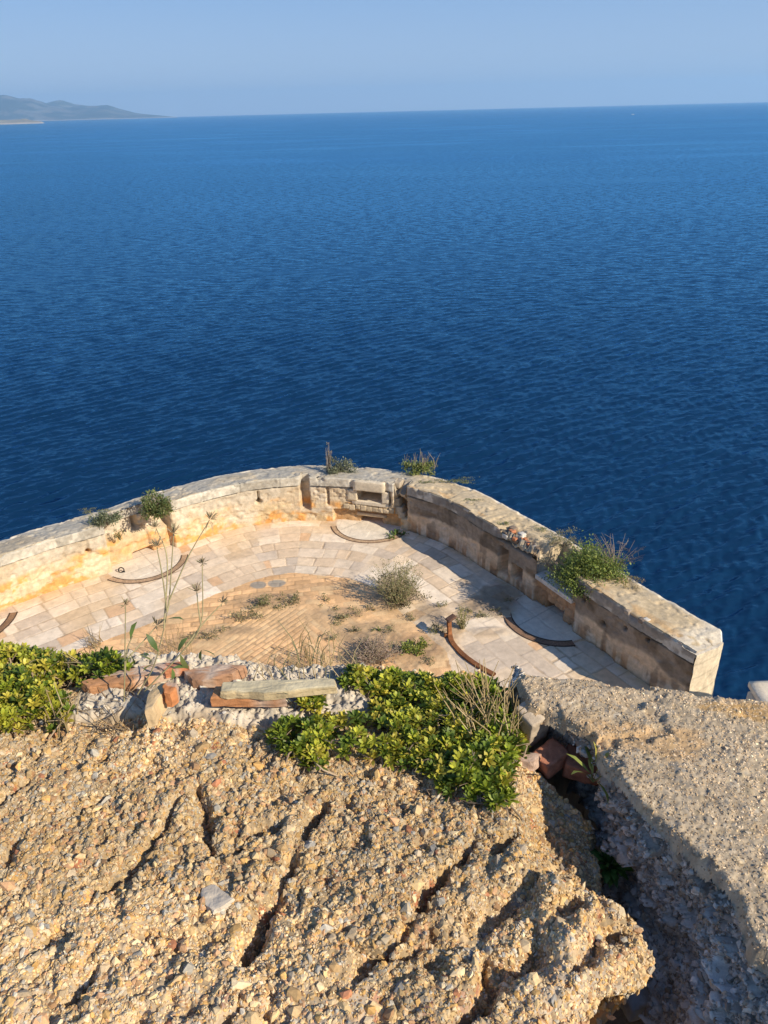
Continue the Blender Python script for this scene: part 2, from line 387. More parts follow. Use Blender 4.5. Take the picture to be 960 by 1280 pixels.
def wall_colour(u, v):
    left = 1 - sstep(uAPSE - .3, uAPSE + .3, u)
    n1 = fbm(u / 1.3, v / .8, 101, 5); n2 = fbm(u / .35, v / .35, 103, 4); n3 = fbm(u / .08, v / .08, 107, 3)
    streak = fbm(u / .16, v / 1.2, 109, 3)
    cream = np.array([.53, .425, .29]); pale = np.array([.62, .54, .42]); orange = np.array([.66, .31, .075]); ochre = np.array([.58, .43, .23])
    grey = np.array([.21, .18, .145]); brown = np.array([.11, .085, .06]); tan = np.array([.56, .41, .265]); rustc = np.array([.42, .20, .075])
    c = np.ones(u.shape + (3,)) * cream
    c = lerp(c, pale, sstep(.42, .62, n2)[..., None] * .8)
    # left and back: orange rain stains on the lower half
    hgt = .72 + .35 * (n1 - .5)
    so_ = (1 - sstep(hgt - .12, hgt + .10, v)) * sstep(.30, .48, fbm(u / .9, v / .5, 113, 4))
    c = lerp(c, ochre, (so_ * .65)[..., None]); c = lerp(c, orange, (so_ * sstep(.46, .58, fbm(u / .45, v / .3, 117, 4)) * .8)[..., None])
    c = lerp(c, np.array([.64, .53, .36]), (so_ * sstep(.56, .64, n2) * .8)[..., None])
    c = lerp(c, np.array([.46, .40, .31]), (sstep(.74, 1.0, v) * sstep(.45, .6, n1) * .6)[..., None])
    # right: grey-brown weathering above, pale render below
    r = np.ones(u.shape + (3,)) * tan * 1.2
    r = lerp(r, np.array([.60, .50, .38]), sstep(.45, .6, n1)[..., None] * .7)
    edge = .66 + .34 * (fbm(u / .8, v / .5, 119, 4) - .5)
    dk = sstep(edge - .05, edge + .06, v)
    r = lerp(r, lerp(grey, brown, sstep(.4, .65, n2)[..., None]), (dk * .8)[..., None])
    st = (1 - sstep(.15, .60, v + .35 * (streak - .5))) * sstep(.42, .58, streak)
    r = lerp(r, rustc, (st * .75)[..., None])
    r = lerp(r, brown, ((1 - sstep(.0, .10, v)) * .45)[..., None])
    r = lerp(r, brown, (sstep(.60, .68, n2 * .6 + streak * .4) * .45)[..., None])
    c = lerp(r, c, left[..., None])
    # back apse around the gunport: brown-orange panel, rubble
    pb = box1(u, *uGB) * (1 - sstep(.40, .44, v)); c = lerp(c, np.array([.50, .29, .13]) * (.75 + .5 * n2[..., None]), (pb * .8)[..., None])
    pr = box1(u, *uGR) * (1 - sstep(.72, .78, v)); c = lerp(c, np.array([.45, .24, .11]) * (.7 + .6 * n2[..., None]), (pr * .75)[..., None])
    pl = box1(u, *uGL) * (1 - sstep(.52, .60, v)) * sstep(.4, .6, n1 + .1); c = lerp(c, np.array([.60, .38, .20]), (pl * .6)[..., None])
    jn, jc = block_joints(u, v, .9, .42, 31)
    c = c * (1 - .09 * jn[..., None]) * (.95 + .10 * jc[..., None])
    c = lerp(c, np.array([.13, .10, .07]), (sstep(1.15, 1.18, v) * sstep(.3, .45, fbm(u / .7, v * 0 + 3, 37, 3)) * .7)[..., None])  # dark joint under the coping: shade of the gap put into the wall colour
    return c * (.82 + .36 * n3[..., None]) * np.array([.96, .93, .90])

wall = empty('parapet_wall', (0, 20.5, FLOOR), 'low curved masonry parapet of the terrace, orange stained plaster with three gun embrasures', 'wall')
# inner face
vs = np.linspace(-.15, CV, 56)
uu, vv = np.meshgrid(us, vs, indexing='ij')
pos = wpos(us); nor = wnorm(us)
dd = depth_in(uu, vv)
# embrasure on the right is open to the top: the face stops at its sill
vtop = CV - box1(us, uGR[0] + .05, uGR[1] - .05, .03) * (CV - .80)
vlim = np.minimum(vv, vtop[:, None])
P = np.zeros((NU, len(vs), 3))
P[..., 0] = pos[:, None, 0] + nor[:, None, 0] * dd; P[..., 1] = pos[:, None, 1] + nor[:, None, 1] * dd; P[..., 2] = FLOOR + vlim
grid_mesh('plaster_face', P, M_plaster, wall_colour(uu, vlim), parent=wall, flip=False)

# coping: front, top and the seaward face, one section swept along the wall
wid = lerp(1.0, 1.12, sstep(uAPSE - 2, uAPSE + 2, us))
wid = np.minimum(wid, .78 + .34 * np.clip((WLEN - us) / .27, 0, 1))
jc_u = np.cumsum(rng.uniform(.8, 1.5, 60)); jc_u = jc_u[jc_u < WLEN]
jdist = np.min(np.abs(us[:, None] - jc_u[None]), 1)
cid = np.searchsorted(jc_u, us)
ctint = rng.uniform(.85, 1.15, 80)[cid]
ws = np.concatenate([np.linspace(0, .1, 8)[:-1], np.linspace(.1, 1.02, 44)])     # distance across (m, scaled by width)
frv = np.linspace(CV, WH - .03, 10)
rows = []; crow = []
emb = box1(us, uGR[0] + .05, uGR[1] - .05, .04)                      # open embrasure
coll = box1(us, U(640, 735) - .55, uGR[0] + .1, .15)                 # collapsed bit beside it
chn = box1(us, uCH[0], uCH[1], .03)
lft = box1(us, *uGL, .03); chg = box1(us, uGR0 - .13, uGR0 + .13, .02)
wnd = box1(us, uWB[0] - .25, uWB[1] + .25, .03)
left = 1 - sstep(uAPSE - .6, uAPSE + .6, us)
def front_off(u, v):
    n = .05 * (fbm(u / .3, v / .3, 203, 4) - .5) + .03 * (fbm(u / .08, v / .08, 207, 3) - .5)
    return -.045 + n
for v in frv:
    off = front_off(us, v * np.ones(NU)) + .03 * sstep(.03, .0, jdist) + lft * .5 * (1 - box1(us, uGL[1] - .62, uGL[1] - .12, .02) * .25) + chn * .5 + chg * .32 + wnd * .03
    off += coll * (.08 + .14 * fbm(us / .15, us * 0 + v * 5, 211, 3))
    off += .11 * sstep(.60, .7, fbm(us / .45, us * 0 + 4 + v, 213, 3)) * sstep(CV + .08, WH, v) # bitten arris
    z = np.minimum(v, lerp(99, .80, emb) if False else np.where(emb > .5, .80, 99))
    q = np.zeros((NU, 3)); q[:, :2] = pos + nor * off[:, None]; q[:, 2] = FLOOR + z
    rows.append(q)
    n2 = fbm(us / .3, us * 0 + v / .3, 217, 4); n3 = fbm(us / .07, us * 0 + v / .07, 219, 3)
    gl = np.array([.43, .385, .31]); gr = np.array([.27, .235, .19])
    c = lerp(gr, gl, left[:, None]) * (ctint * (.7 + .6 * n2) * (.75 + .5 * n3))[:, None]
    c = lerp(c, np.array([.45, .19, .09]), (coll * sstep(.45, .6, n2) * .8)[:, None])
    c = lerp(c, np.array([.60, .54, .44]), (sstep(.58, .68, n2) * .7)[:, None])
    crow.append(c)
for wq in ws:
    wv = wq * wid
    n1 = fbm(us / .6, wv / .6, 231, 4); n2 = fbm(us / .15, wv / .15, 233, 3); n3 = fbm(us / .06, wv / .06, 239, 3)
    z = WH + .02 * min(wq / .05, 1) - .02 + .055 * (n1 - .5) + .035 * (n2 - .5) - .03 * sstep(.58, .68, fbm(us / .3, wv / .3, 237, 4)) - .10 * wq + lerp(.0, .05, left) * 0
    z = z - .015 * sstep(.03, .0, jdist) * (wq < .5)
    sill = .80 + .10 * fbm(us / .2, wv / .2, 241, 3) + .15 * sstep(.25, .6, wq)
    z = np.where(emb > .5, np.minimum(z, np.maximum(sill, .80) * (1 - sstep(.72, .8, wq)) + z * sstep(.72, .8, wq)), z)
    z = z - chn * (1 - sstep(.30, .42, wq)) * .5 * (1 - fbm(us / .1, wv / .1, 243, 2) * .6)
    z = z - coll * (1 - sstep(.25, .5, wq)) * (.10 + .18 * fbm(us / .12, wv / .12, 245, 3))
    z = z - lft * (1 - sstep(.45, .55, wq)) * .06 - .06 * sstep(.58, .7, fbm(us / .45, us * 0 + 4 + WH, 213, 3)) * (1 - sstep(.03, .12, wq))
    base_off = -.045 + wv * (1 - 0) + front_off(us, WH * np.ones(NU)) * (1 - min(wq * 6, 1))
    fo = np.maximum(base_off, lft * (.46 + wq * .1) * (wq < .5)) if wq < .5 else base_off
    fo = np.maximum(fo, chg * .28)
    fo = fo + (.03 * (fbm(us / .4, us * 0 + 9, 247, 4) - .5) if wq > .9 else 0)
    q = np.zeros((NU, 3)); q[:, :2] = pos + nor * fo[:, None]; q[:, 2] = FLOOR + z
    rows.append(q)
    gtop = np.array([.40, .36, .29]); stop = np.array([.50, .385, .235])
    c = lerp(stop, gtop, (left * sstep(.95, .5, n1 + .15))[:, None])
    c = c * ((.80 + .4 * n1) * (.8 + .4 * n3))[:, None]
    c = lerp(c, np.array([.26, .235, .19]), (sstep(.55, .68, n1) * (.25 + .35 * left))[:, None])
    c = lerp(c, np.array([.52, .31, .13]), ((1 - left) * sstep(.52, .64, fbm(us / .7, wv / .25, 251, 4)) * sstep(.5, .1, wq) * .7)[:, None])
    c = lerp(c, np.array([.66, .58, .46]), (sstep(.94, .99, wq) * .7 * np.ones(NU))[:, None])
    c = lerp(c, np.array([.62, .55, .47]), (emb * (wq < .3) * .7)[:, None])
    endm = sstep(WLEN - .75, WLEN - .45, us) * sstep(.30, .42, fbm(us / .2, wv / .2, 253, 3)); c = lerp(c, np.array([.66, .57, .43]), (endm * .8)[:, None])
    crow.append(c)
for k, (oo, z) in enumerate([(1.03, WH - .16), (1.04, WH - .6), (1.10, 0), (1.6, -4), (2.6, -9), (3.5, SEA - FLOOR - 1)]):
    q = np.zeros((NU, 3)); q[:, :2] = pos + nor * (wid * oo + .12 * (fbm(us / 1.2, us * 0 + z, 257, 3) - .5) * (k > 0))[:, None]; q[:, 2] = FLOOR + z
    rows.append(q); crow.append(np.ones((NU, 3)) * np.array([.80, .75, .66]) * (.8 + .4 * fbm(us / .5, us * 0 + z, 259, 3))[:, None])
P = np.stack(rows, 1); C = np.stack(crow, 1)
cop = grid_mesh('coping', P, M_plaster, C, parent=wall, flip=False)

# the sawn-off end of the wall
def end_face():
    e0 = wpos(np.array([WLEN]))[0]; n0 = wnorm(np.array([WLEN]))[0]; t0 = np.array([n0[1], -n0[0]])
    prof = [(-.07, .0), (.15, .02), (.35, .03), (.55, .03), (.70, .01), (.80, -.01)]     # plan outline across the wall
    pr = np.array(prof); tt = np.linspace(0, 1, 40)
    sx = np.interp(tt, np.linspace(0, 1, len(pr)), pr[:, 0]); sy = np.interp(tt, np.linspace(0, 1, len(pr)), pr[:, 1])
    zz = np.concatenate([[WH - .03], np.linspace(WH - .035, 0, 40), [-2, -6, SEA - FLOOR - 1]])
    X, Z = np.meshgrid(np.arange(40), zz, indexing='ij')
    nn = .03 * (fbm(X / 6., Z / .25, 301, 3) - .5)
    jn = sstep(.03, .0, np.abs((Z + .02) % .36 - .18) - .155 + .0) * 0
    sxx = sx[X.astype(int)]; syy = sy[X.astype(int)] + nn + .03
    P = np.zeros(X.shape + (3,))
    P[..., 0] = e0[0] + n0[0] * sxx + t0[0] * syy; P[..., 1] = e0[1] + n0[1] * sxx + t0[1] * syy
    topz = WH - .035 - .10 * np.clip(sxx, 0, 1)
    P[..., 2] = FLOOR + np.minimum(Z, topz)
    # roof the gap between the swept section and this face
    C = np.ones(X.shape + (3,)) * np.array([.58, .47, .32]) * (.75 + .5 * fbm(X / 4., Z / .2, 305, 4))[..., None]
    jl = np.exp(-((Z - 1.19) / .012) ** 2) + np.exp(-((Z - .86) / .012) ** 2) * .5 + np.exp(-((Z - .45) / .012) ** 2) * .6
    C = C * (1 - .45 * np.clip(jl, 0, 1))[..., None]
    grid_mesh('wall_end', P, M_stone, C, parent=wall, flip=False)
    # top cap of the end, ragged mortar
    k = 12
    a = np.stack([e0[0] + n0[0] * sx - t0[0] * .32, e0[1] + n0[1] * sx - t0[1] * .32], -1)
    b = P[:, 1, :2]
    s_ = np.linspace(0, 1, k)
    Q = np.zeros((40, k, 3)); Q[..., :2] = a[:, None] + (b - a)[:, None] * s_[None, :, None]
    Q[..., 2] = FLOOR + (WH - .035 - .10 * np.clip(sx, 0, 1))[:, None] + (.05 * (fbm(Q[..., 0] * 9, Q[..., 1] * 9, 311, 3) - .42)) * (1 - s_[None] ** 6)
    Cc = np.ones((40, k, 3)) * np.array([.62, .53, .40]) * (.7 + .6 * fbm(Q[..., 0] * 12, Q[..., 1] * 12, 313, 3))[..., None]
    grid_mesh('wall_cap', Q, M_stone, Cc, parent=wall, flip=True)
end_face()

def rough_block(name, c, size, axes, col, mat, parent=None, seed=0, n=8, amp=.06, roundness=.25, tint=.35):
    """a weathered block: subdivided box, rounded and roughened. axes: 3 unit vectors"""
    V = []; f4 = []; g = np.linspace(-1, 1, n)
    A = np.asarray(axes, float)
    cnt = 0
    for ax in range(3):
        for sgn in (-1, 1):
            a, b = [(1, 2), (2, 0), (0, 1)][ax]
            G1, G2 = np.meshgrid(g, g, indexing='ij')
            p = np.zeros((n, n, 3)); p[..., ax] = sgn; p[..., a] = G1; p[..., b] = G2
            V.append(p.reshape(-1, 3)); idx = np.arange(n * n).reshape(n, n) + cnt
            f = np.stack([idx[:-1, :-1], idx[1:, :-1], idx[1:, 1:], idx[:-1, 1:]], -1).reshape(-1, 4)
            f4.append(f if sgn > 0 else f[:, ::-1]); cnt += n * n
    V = np.concatenate(V)
    ln = np.sum(np.abs(V) ** 6, 1) ** (1 / 6.); V = V * (1 - roundness + roundness / ln)[:, None]
    s = np.asarray(size, float) / 2
    W_ = V * s
    nz = rockf(W_ + seed * 3.1, seed, 2.2 / max(s)); nz2 = rockf(W_ + seed * 1.7, seed + 3, 9 / max(s))
    nrm = V / np.linalg.norm(V, axis=1)[:, None]
    W_ = W_ + nrm * (amp * min(s) * 2 * (nz * 1.2 + .5 * nz2))[:, None]
    Wd = np.asarray(c) + W_ @ A
    cc = np.asarray(col) * (1 + tint * (nz + .6 * nz2))[:, None]
    # weld face borders so shading is continuous
    key = np.round(V * 1e4).astype(np.int64); _, inv, first = np.unique(key, axis=0, return_inverse=True, return_index=True)[0:1] + (None, None) if False else (None, None, None)
    uq, fi, iv = np.unique(key, axis=0, return_index=True, return_inverse=True)
    iv = iv.ravel()
    return raw_mesh(name, Wd[fi], iv[np.concatenate(f4)], None, np.clip(cc[fi], 0, 1), mat, parent, True)
def wall_axes(u):
    n = wnorm(np.array([u]))[0]; return np.array([[n[1], -n[0], 0], [n[0], n[1], 0], [0, 0, 1.0]])
def wall_pt(u, off, v):
    p = wpos(np.array([u]))[0] + wnorm(np.array([u]))[0] * off; return np.array([p[0], p[1], FLOOR + v])
# dressed stones of the back embrasure
um = (uWB[0] + uWB[1]) / 2; aw = wall_axes(um)
rough_block('lintel', wall_pt(um, .10, 1.30), (.98, .46, .31), aw, (.60, .50, .36), M_stone, wall, 1, 10, .05)
rough_block('jamb_stone', wall_pt(uWB[0] - .20, .14, .95), (.30, .36, .36), aw, (.56, .46, .32), M_stone, wall, 2, 8, .05)
rough_block('jamb_stone', wall_pt(uWB[1] + .14, .16, .95), (.22, .36, .40), aw, (.62, .52, .38), M_stone, wall, 3, 8, .06)
rough_block('sill', wall_pt(um, .19, .70), (1.15, .42, .12), aw, (.64, .54, .40), M_stone, wall, 4, 10, .05)
rough_block('lintel', wall_pt(um, .23, .27), (.95, .30, .10), aw, (.50, .36, .22), M_stone, wall, 5, 8, .05)
for k, (du, v, s) in enumerate([(.36, 1.1, .30), (.42, .83, .28), (.50, .56, .30), (.30, 1.36, .24), (.62, .42, .22), (.48, 1.38, .2)]):
    rough_block('rubble_stone', wall_pt(uWB[1] + du, .24, v), (s, .34, s * .9), wall_axes(uWB[1] + du), np.array([.46, .37, .26]) * random.uniform(.7, 1.15), M_stone, wall, 10 + k, 7, .1, .5)
for k in range(9):
    du = uWB[0] - .42 + k * .175; s = rng.uniform(.13, .2)
    rough_block('rubble_stone', wall_pt(du, .10, .525 + rng.normal(0, .02)), (s, .22, rng.uniform(.12, .19)), wall_axes(du), np.array([.55, .43, .28]) * random.uniform(.75, 1.1), M_stone, wall, 110 + k, 7, .1, .45)
# sill of the right embrasure, fallen stones in it
umr = (uGR[0] + uGR[1]) / 2; ar = wall_axes(umr)
rough_block('sill', wall_pt(umr, .16, .80), (uGR[1] - uGR[0] - .1, .42, .13), ar, (.60, .55, .48), M_stone, wall, 6, 12, .04)
for k in range(7):
    u_ = uGR[0] + .15 + rng.random() * (uGR[1] - uGR[0] - .3)
    rough_block('rubble_stone', wall_pt(u_, .45 + .4 * rng.random(), .92 + .1 * rng.random()), (.22, .2, .15), wall_axes(u_ + rng.random()), np.array([.36, .29, .21]) * random.uniform(.7, 1.2), M_stone, wall, 30 + k, 6, .12, .5)
for k in range(16):
    u_ = U(640, 735) - .5 + 1.2 * rng.random()
    cc = (.42, .17, .08) if k % 3 == 0 else ((.55, .5, .42) if k % 3 == 1 else (.22, .16, .11))
    s = rng.uniform(.10, .22)
    rough_block('rubble_stone', wall_pt(u_, .02 + .32 * rng.random(), 1.30 + .12 * rng.random()), (s, s * .8, s * .6), wall_axes(u_ + rng.random() * 2), cc, M_stone, wall, 50 + k, 5, .12, .5)
for k in range(9):
    u_ = uGR[1] + .3 + 3.1 * rng.random(); s = rng.uniform(.07, .15)
    rough_block('rubble_stone', wall_pt(u_, -.02 + .10 * rng.random(), WH - .06), (s, s * .9, s * .7), wall_axes(u_ + rng.random() * 2), random.choice([(.55, .5, .42), (.2, .15, .11), (.38, .3, .22)]), M_stone, wall, 70 + k, 5, .12, .5)

# pale masonry pier beyond the gap on the right
pier_c = (at(936, 850, FLOOR + WH) + at(990, 850, FLOOR + WH)) / 2
pr_ = empty('masonry_pier', (pier_c[0], pier_c[1], FLOOR), 'pale plastered pier end showing just past the concrete slab at the right edge', 'wall')
rough_block('pier_body', np.array([pier_c[0] + .6, pier_c[1] - .35, FLOOR + WH - 13.19]), (1.9, .8, 26.0), np.eye(3), (.62, .52, .38), M_stone, pr_, 90, 14, .012, .05, .15)
rough_block('pier_cap', np.array([pier_c[0] + .6, pier_c[1] - .35, FLOOR + WH - .13]), (1.94, .84, .13), np.eye(3), (.64, .54, .40), M_stone, pr_, 91, 12, .05, .12, .2)

# ------------------------------------------------------------------ terrace floor
def circ3(a, b, c):
    ax, ay = a; bx, by = b; cx, cy = c
    d = 2 * (ax * (by - cy) + bx * (cy - ay) + cx * (ay - by))
    ux = ((ax * ax + ay * ay) * (by - cy) + (bx * bx + by * by) * (cy - ay) + (cx * cx + cy * cy) * (ay - by)) / d
    uy = ((ax * ax + ay * ay) * (cx - bx) + (bx * bx + by * by) * (ax - cx) + (cx * cx + cy * cy) * (bx - ax)) / d
    return np.array([ux, uy]), math.hypot(ax - ux, ay - uy)
def build_floor():
    st = .022
    xs = np.arange(-13, 6.4, st); ys = np.arange(10.5, 21.2, st)
    X, Y = np.meshgrid(xs, ys, indexing='ij')
    # nearest wall coordinate (u) and distance from it (dw)
    cs = _wc[::4]; su = _ws[::4]
    best = np.full(X.shape, 1e9); Uc = np.zeros(X.shape); sign = np.zeros(X.shape)
    for i in range(len(cs) - 1):
        a = cs[i]; b = cs[i + 1]; ab = b - a; L2 = ab @ ab
        t = np.clip(((X - a[0]) * ab[0] + (Y - a[1]) * ab[1]) / L2, 0, 1)
        qx = X - a[0] - t * ab[0]; qy = Y - a[1] - t * ab[1]; d2 = qx * qx + qy * qy
        m = d2 < best
        best = np.where(m, d2, best); Uc = np.where(m, su[i] + t * math.sqrt(L2), Uc)
        sign = np.where(m, ab[0] * qy - ab[1] * qx, sign)
    dw = np.sqrt(best) * np.where(sign > 0, -1, 1)
    keep = dw > -.75
    # large slabs in courses that follow the wall
    wob = .09 * (fbm(X * .9, Y * .9, 401, 3) - .5) + .02 * (fbm(X * 5, Y * 5, 403, 2) - .5)
    Ud = Uc + .10 * (fbm(X * .5, Y * .5, 402, 2) - .5)
    rowb = np.cumsum([.34, .42, .46, .40, .50, .44, .40, .52, .40, .46, .42, .5, .5, .5, .5, .5, .5]); rowb = np.concatenate([[-2], rowb])
    dv = np.clip(dw + wob, -1.9, rowb[-1] - .01)
    row = np.searchsorted(rowb, dv) - 1
    lo = rowb[row]; hi = rowb[row + 1]
    plen = .72 + .5 * _hash(row, row * 0, 5)
    q = Ud / plen + _hash(row, row * 0 + 3, 7) * 9
    qc = np.floor(q); # split some stones
    sp = _hash(qc.astype(np.int64), row, 11)
    fq = q - qc; half = (sp > .55); cut = .35 + .3 * _hash(qc.astype(np.int64), row, 12)
    sub = np.where(half, (fq > cut) * 1, 0)
    e1 = np.minimum(fq, 1 - fq); e2 = np.where(half, np.abs(fq - cut), 1)
    du_ = np.minimum(e1, e2) * plen; dvv = np.minimum(dv - lo, hi - dv)
    jd = np.minimum(du_, dvv)
    idv = _hash(qc.astype(np.int64) * 2 + sub, row, 13); id2 = _hash(qc.astype(np.int64) * 2 + sub, row, 14)
    pal = np.array([[.64, .55, .43], [.60, .50, .38], [.68, .59, .47], [.56, .44, .31], [.62, .50, .36], [.50, .42, .33], [.60, .40, .24]])
    ci = np.clip((idv * 6.35).astype(int), 0, 6)
    slab = pal[ci] * (1.0 + .14 * id2)[..., None] * np.array([1.05, 1.0, .95])
    # the inner field of small tan bricks, two fans that meet on the axis
    cx, cy = at(372, 850, FLOOR)[:2]
    rr = np.hypot(X - cx, Y - cy); ph = np.arctan2(X - cx, Y - cy)
    def bricks(ang, bw, bl, seed):
        wx = .10 * (fbm(X * .9, Y * .9, seed + 50, 3) - .5); wy = .10 * (fbm(X * .9, Y * .9, seed + 60, 3) - .5)
        a = (X + wx) * math.cos(ang) + (Y + wy) * math.sin(ang); b = -(X + wx) * math.sin(ang) + (Y + wy) * math.cos(ang)
        r_ = np.floor(b / bw); c_ = np.floor(a / bl + r_ * .5); fa = a / bl + r_ * .5 - c_; fb = b / bw - r_
        j = np.minimum(np.minimum(fa, 1 - fa) * bl, np.minimum(fb, 1 - fb) * bw)
        return j, _hash(c_.astype(np.int64), r_.astype(np.int64), seed)
    jA, hA = bricks(math.radians(52), .14, .36, 21); jB, hB = bricks(math.radians(128), .14, .36, 22); jC, hC = bricks(math.radians(8), .2, .4, 23)
    wedge = np.abs(ph) < .0
    selA = (X < cx)
    jb = np.where(selA, jA, jB); hb = np.where(selA, hA, hB)
    upper = rr > 2.9; jb = np.where(upper, jC, jb); hb = np.where(upper, hC, hb)
    tanp = np.array([.73, .44, .215]) * (.74 + .5 * hb)[..., None]
    tanp = lerp(tanp, np.array([.62, .43, .23]), (hb > .8)[..., None] * .7)
    inner = sstep(-.10, .10, dw - (2.92 + .35 * (fbm(X * .6, Y * .6, 411, 3) - .5)))
    # right-hand terrace stays paved with slabs
    inner = inner * (1 - sstep(1.1, 1.4, X + .10 * (Y - 15)))
    isin = inner > .5
    c = np.where(isin[..., None], tanp, slab); j = np.where(isin, jb, jd)
    jw = np.where(isin, .014, .013)
    jm = 1 - sstep(jw * .4, jw * 1.5, j)
    open_ = .35 + .65 * sstep(.35, .6, fbm(X * .7, Y * .7, 415, 3))
    j = j - .02 * sstep(.55, .75, fbm(X * 3, Y * 3, 419, 3)); jm = 1 - sstep(jw * .4, jw * 1.5, j)
    jcol = np.where(isin[..., None], np.array([.38, .22, .10]), np.array([.34, .235, .14]))
    c = lerp(c, jcol, (jm * open_ * .6)[..., None])
    # warm dust, orange wash near the wall foot, stains
    n1 = fbm(X * .45, Y * .45, 421, 4); n2 = fbm(X * 2.2, Y * 2.2, 423, 4); n3 = fbm(X * 9, Y * 9, 427, 3)
    c = lerp(c, np.array([.60, .42, .23]), (sstep(.50, .66, n1) * .45)[..., None])
    c = lerp(c, np.array([.58, .36, .15]), (sstep(.25, .0, dw) * sstep(.45, .6, n2) * .5)[..., None])
    c = c * (.86 + .28 * n2)[..., None] * (.9 + .2 * n3)[..., None]
    # pale dressed stone inside each curved rail
    for pts in ([(138, 723), (185, 725), (231, 694)], [(417, 658), (453, 677), (503, 667)], [(644, 747), (655, 793), (717, 804)]):
        pc, pr_ = circ3(*[at(x_, y_, FLOOR)[:2] for x_, y_ in pts]); e = np.hypot(X - pc[0], Y - pc[1])
        pad = (e < pr_ - .09) & (dw < 1.9); ck = np.minimum(np.abs((X - pc[0]) * .8 + (Y - pc[1]) * .6 - .1), np.abs((X - pc[0]) * .6 - (Y - pc[1]) * .8 + .25))
        pcx = np.array([.68, .60, .48]) * (.85 + .3 * fbm(X * 3, Y * 3, 431, 4))[..., None] * (1 - .35 * (ck < .015))[..., None]
        c = np.where(pad[..., None], lerp(c, pcx, .85), c)
        rim = np.exp(-((e - pr_) / .13) ** 2) * (dw < 2.2); c = lerp(c, np.array([.45, .24, .10]), (rim * .35 * sstep(.35, .6, n2))[..., None])
    # soil
    soil = np.zeros(X.shape)
    for (px, py, rx, ry, k) in [(612, 757, .75, .55, 1), (622, 742, .55, .5, 1), (497, 745, .7, .75, .9), (470, 800, .9, .9, .9), (345, 752, 1.1, .40, .75), (430, 768, .8, .35, .7),
                                (560, 790, .35, .5, .8), (520, 812, .8, .6, .8), (290, 790, .9, .25, .6), (590, 735, .3, .7, .4), (610, 790, .5, .2, .55), (400, 735, .6, .2, .4), (540, 770, .5, .5, .8), (250, 800, .7, .25, .6)]:
        p = at(px, py, FLOOR)
        e = np.sqrt(((X - p[0]) / rx) ** 2 + ((Y - p[1]) / ry) ** 2)
        soil = np.maximum(soil, k * sstep(1.25, .55, e + .8 * (n2 - .5) + .5 * (n1 - .5)))
    soil = np.clip(soil, 0, 1)
    sc_ = lerp(np.array([.40, .27, .15]), np.array([.24, .165, .10]), sstep(.4, .62, n2)[..., None]) * (.75 + .5 * n3)[..., None]
    pr2 = at(620, 748, FLOOR); dk = np.exp(-(((X - pr2[0]) / .7) ** 2 + ((Y - pr2[1]) / .6) ** 2)); sc_ = lerp(sc_, np.array([.20, .15, .10]), (dk * .7)[..., None])
    c = lerp(c, sc_, (soil * .8)[..., None])
    for (px, py, rx, ry) in [(323, 731, .22, .16), (346, 729, .26, .17)]:
        p = at(px, py, FLOOR); e = np.hypot((X - p[0]) / rx, (Y - p[1]) / ry); c = lerp(c, np.array([.27, .25, .21]), (sstep(1.1, .9, e + .3 * (n2 - .5)) * .85)[..., None])
    Z = FLOOR - .012 * jm * open_ * (1 - soil) + .01 * (id2 - .5) * (1 - inner) * (1 - soil) + soil * (.03 + .09 * (n2 - .4) + .03 * (n3 - .5))
    o = grid_mesh('terrace_paving', np.stack([X, Y, Z], -1), M_paving, c, mask=keep)
    tag(o, kind='structure')
build_floor()
# plain continuation of the terrace under the foreground, out of sight
o = raw_mesh('terrace_ground', [(-17, 1, FLOOR - .12), (5.9, 1, FLOOR - .12), (5.9, 11.9, FLOOR - .12), (3.3, 16.5, FLOOR - .12), (0, 20.3, FLOOR - .12), (-4.3, 20.4, FLOOR - .12), (-17, 10.2, FLOOR - .12)],
             [(0, 1, 2, 3)], None, np.tile([.56, .44, .31], (7, 1)), M_paving)
me = o.data; me.clear_geometry(); me.from_pydata([(-17, 1, FLOOR - .12), (5.9, 1, FLOOR - .12), (5.9, 11.9, FLOOR - .12), (3.3, 16.5, FLOOR - .12), (0, 20.3, FLOOR - .12), (-4.3, 20.4, FLOOR - .12), (-17, 10.2, FLOOR - .12)], [], [tuple(range(7))])
a_ = me.attributes.new('Col', 'FLOAT_COLOR', 'POINT'); a_.data.foreach_set('color', np.tile([.56, .44, .31, 1], 7).astype(np.float32))
tag(o, kind='structure')

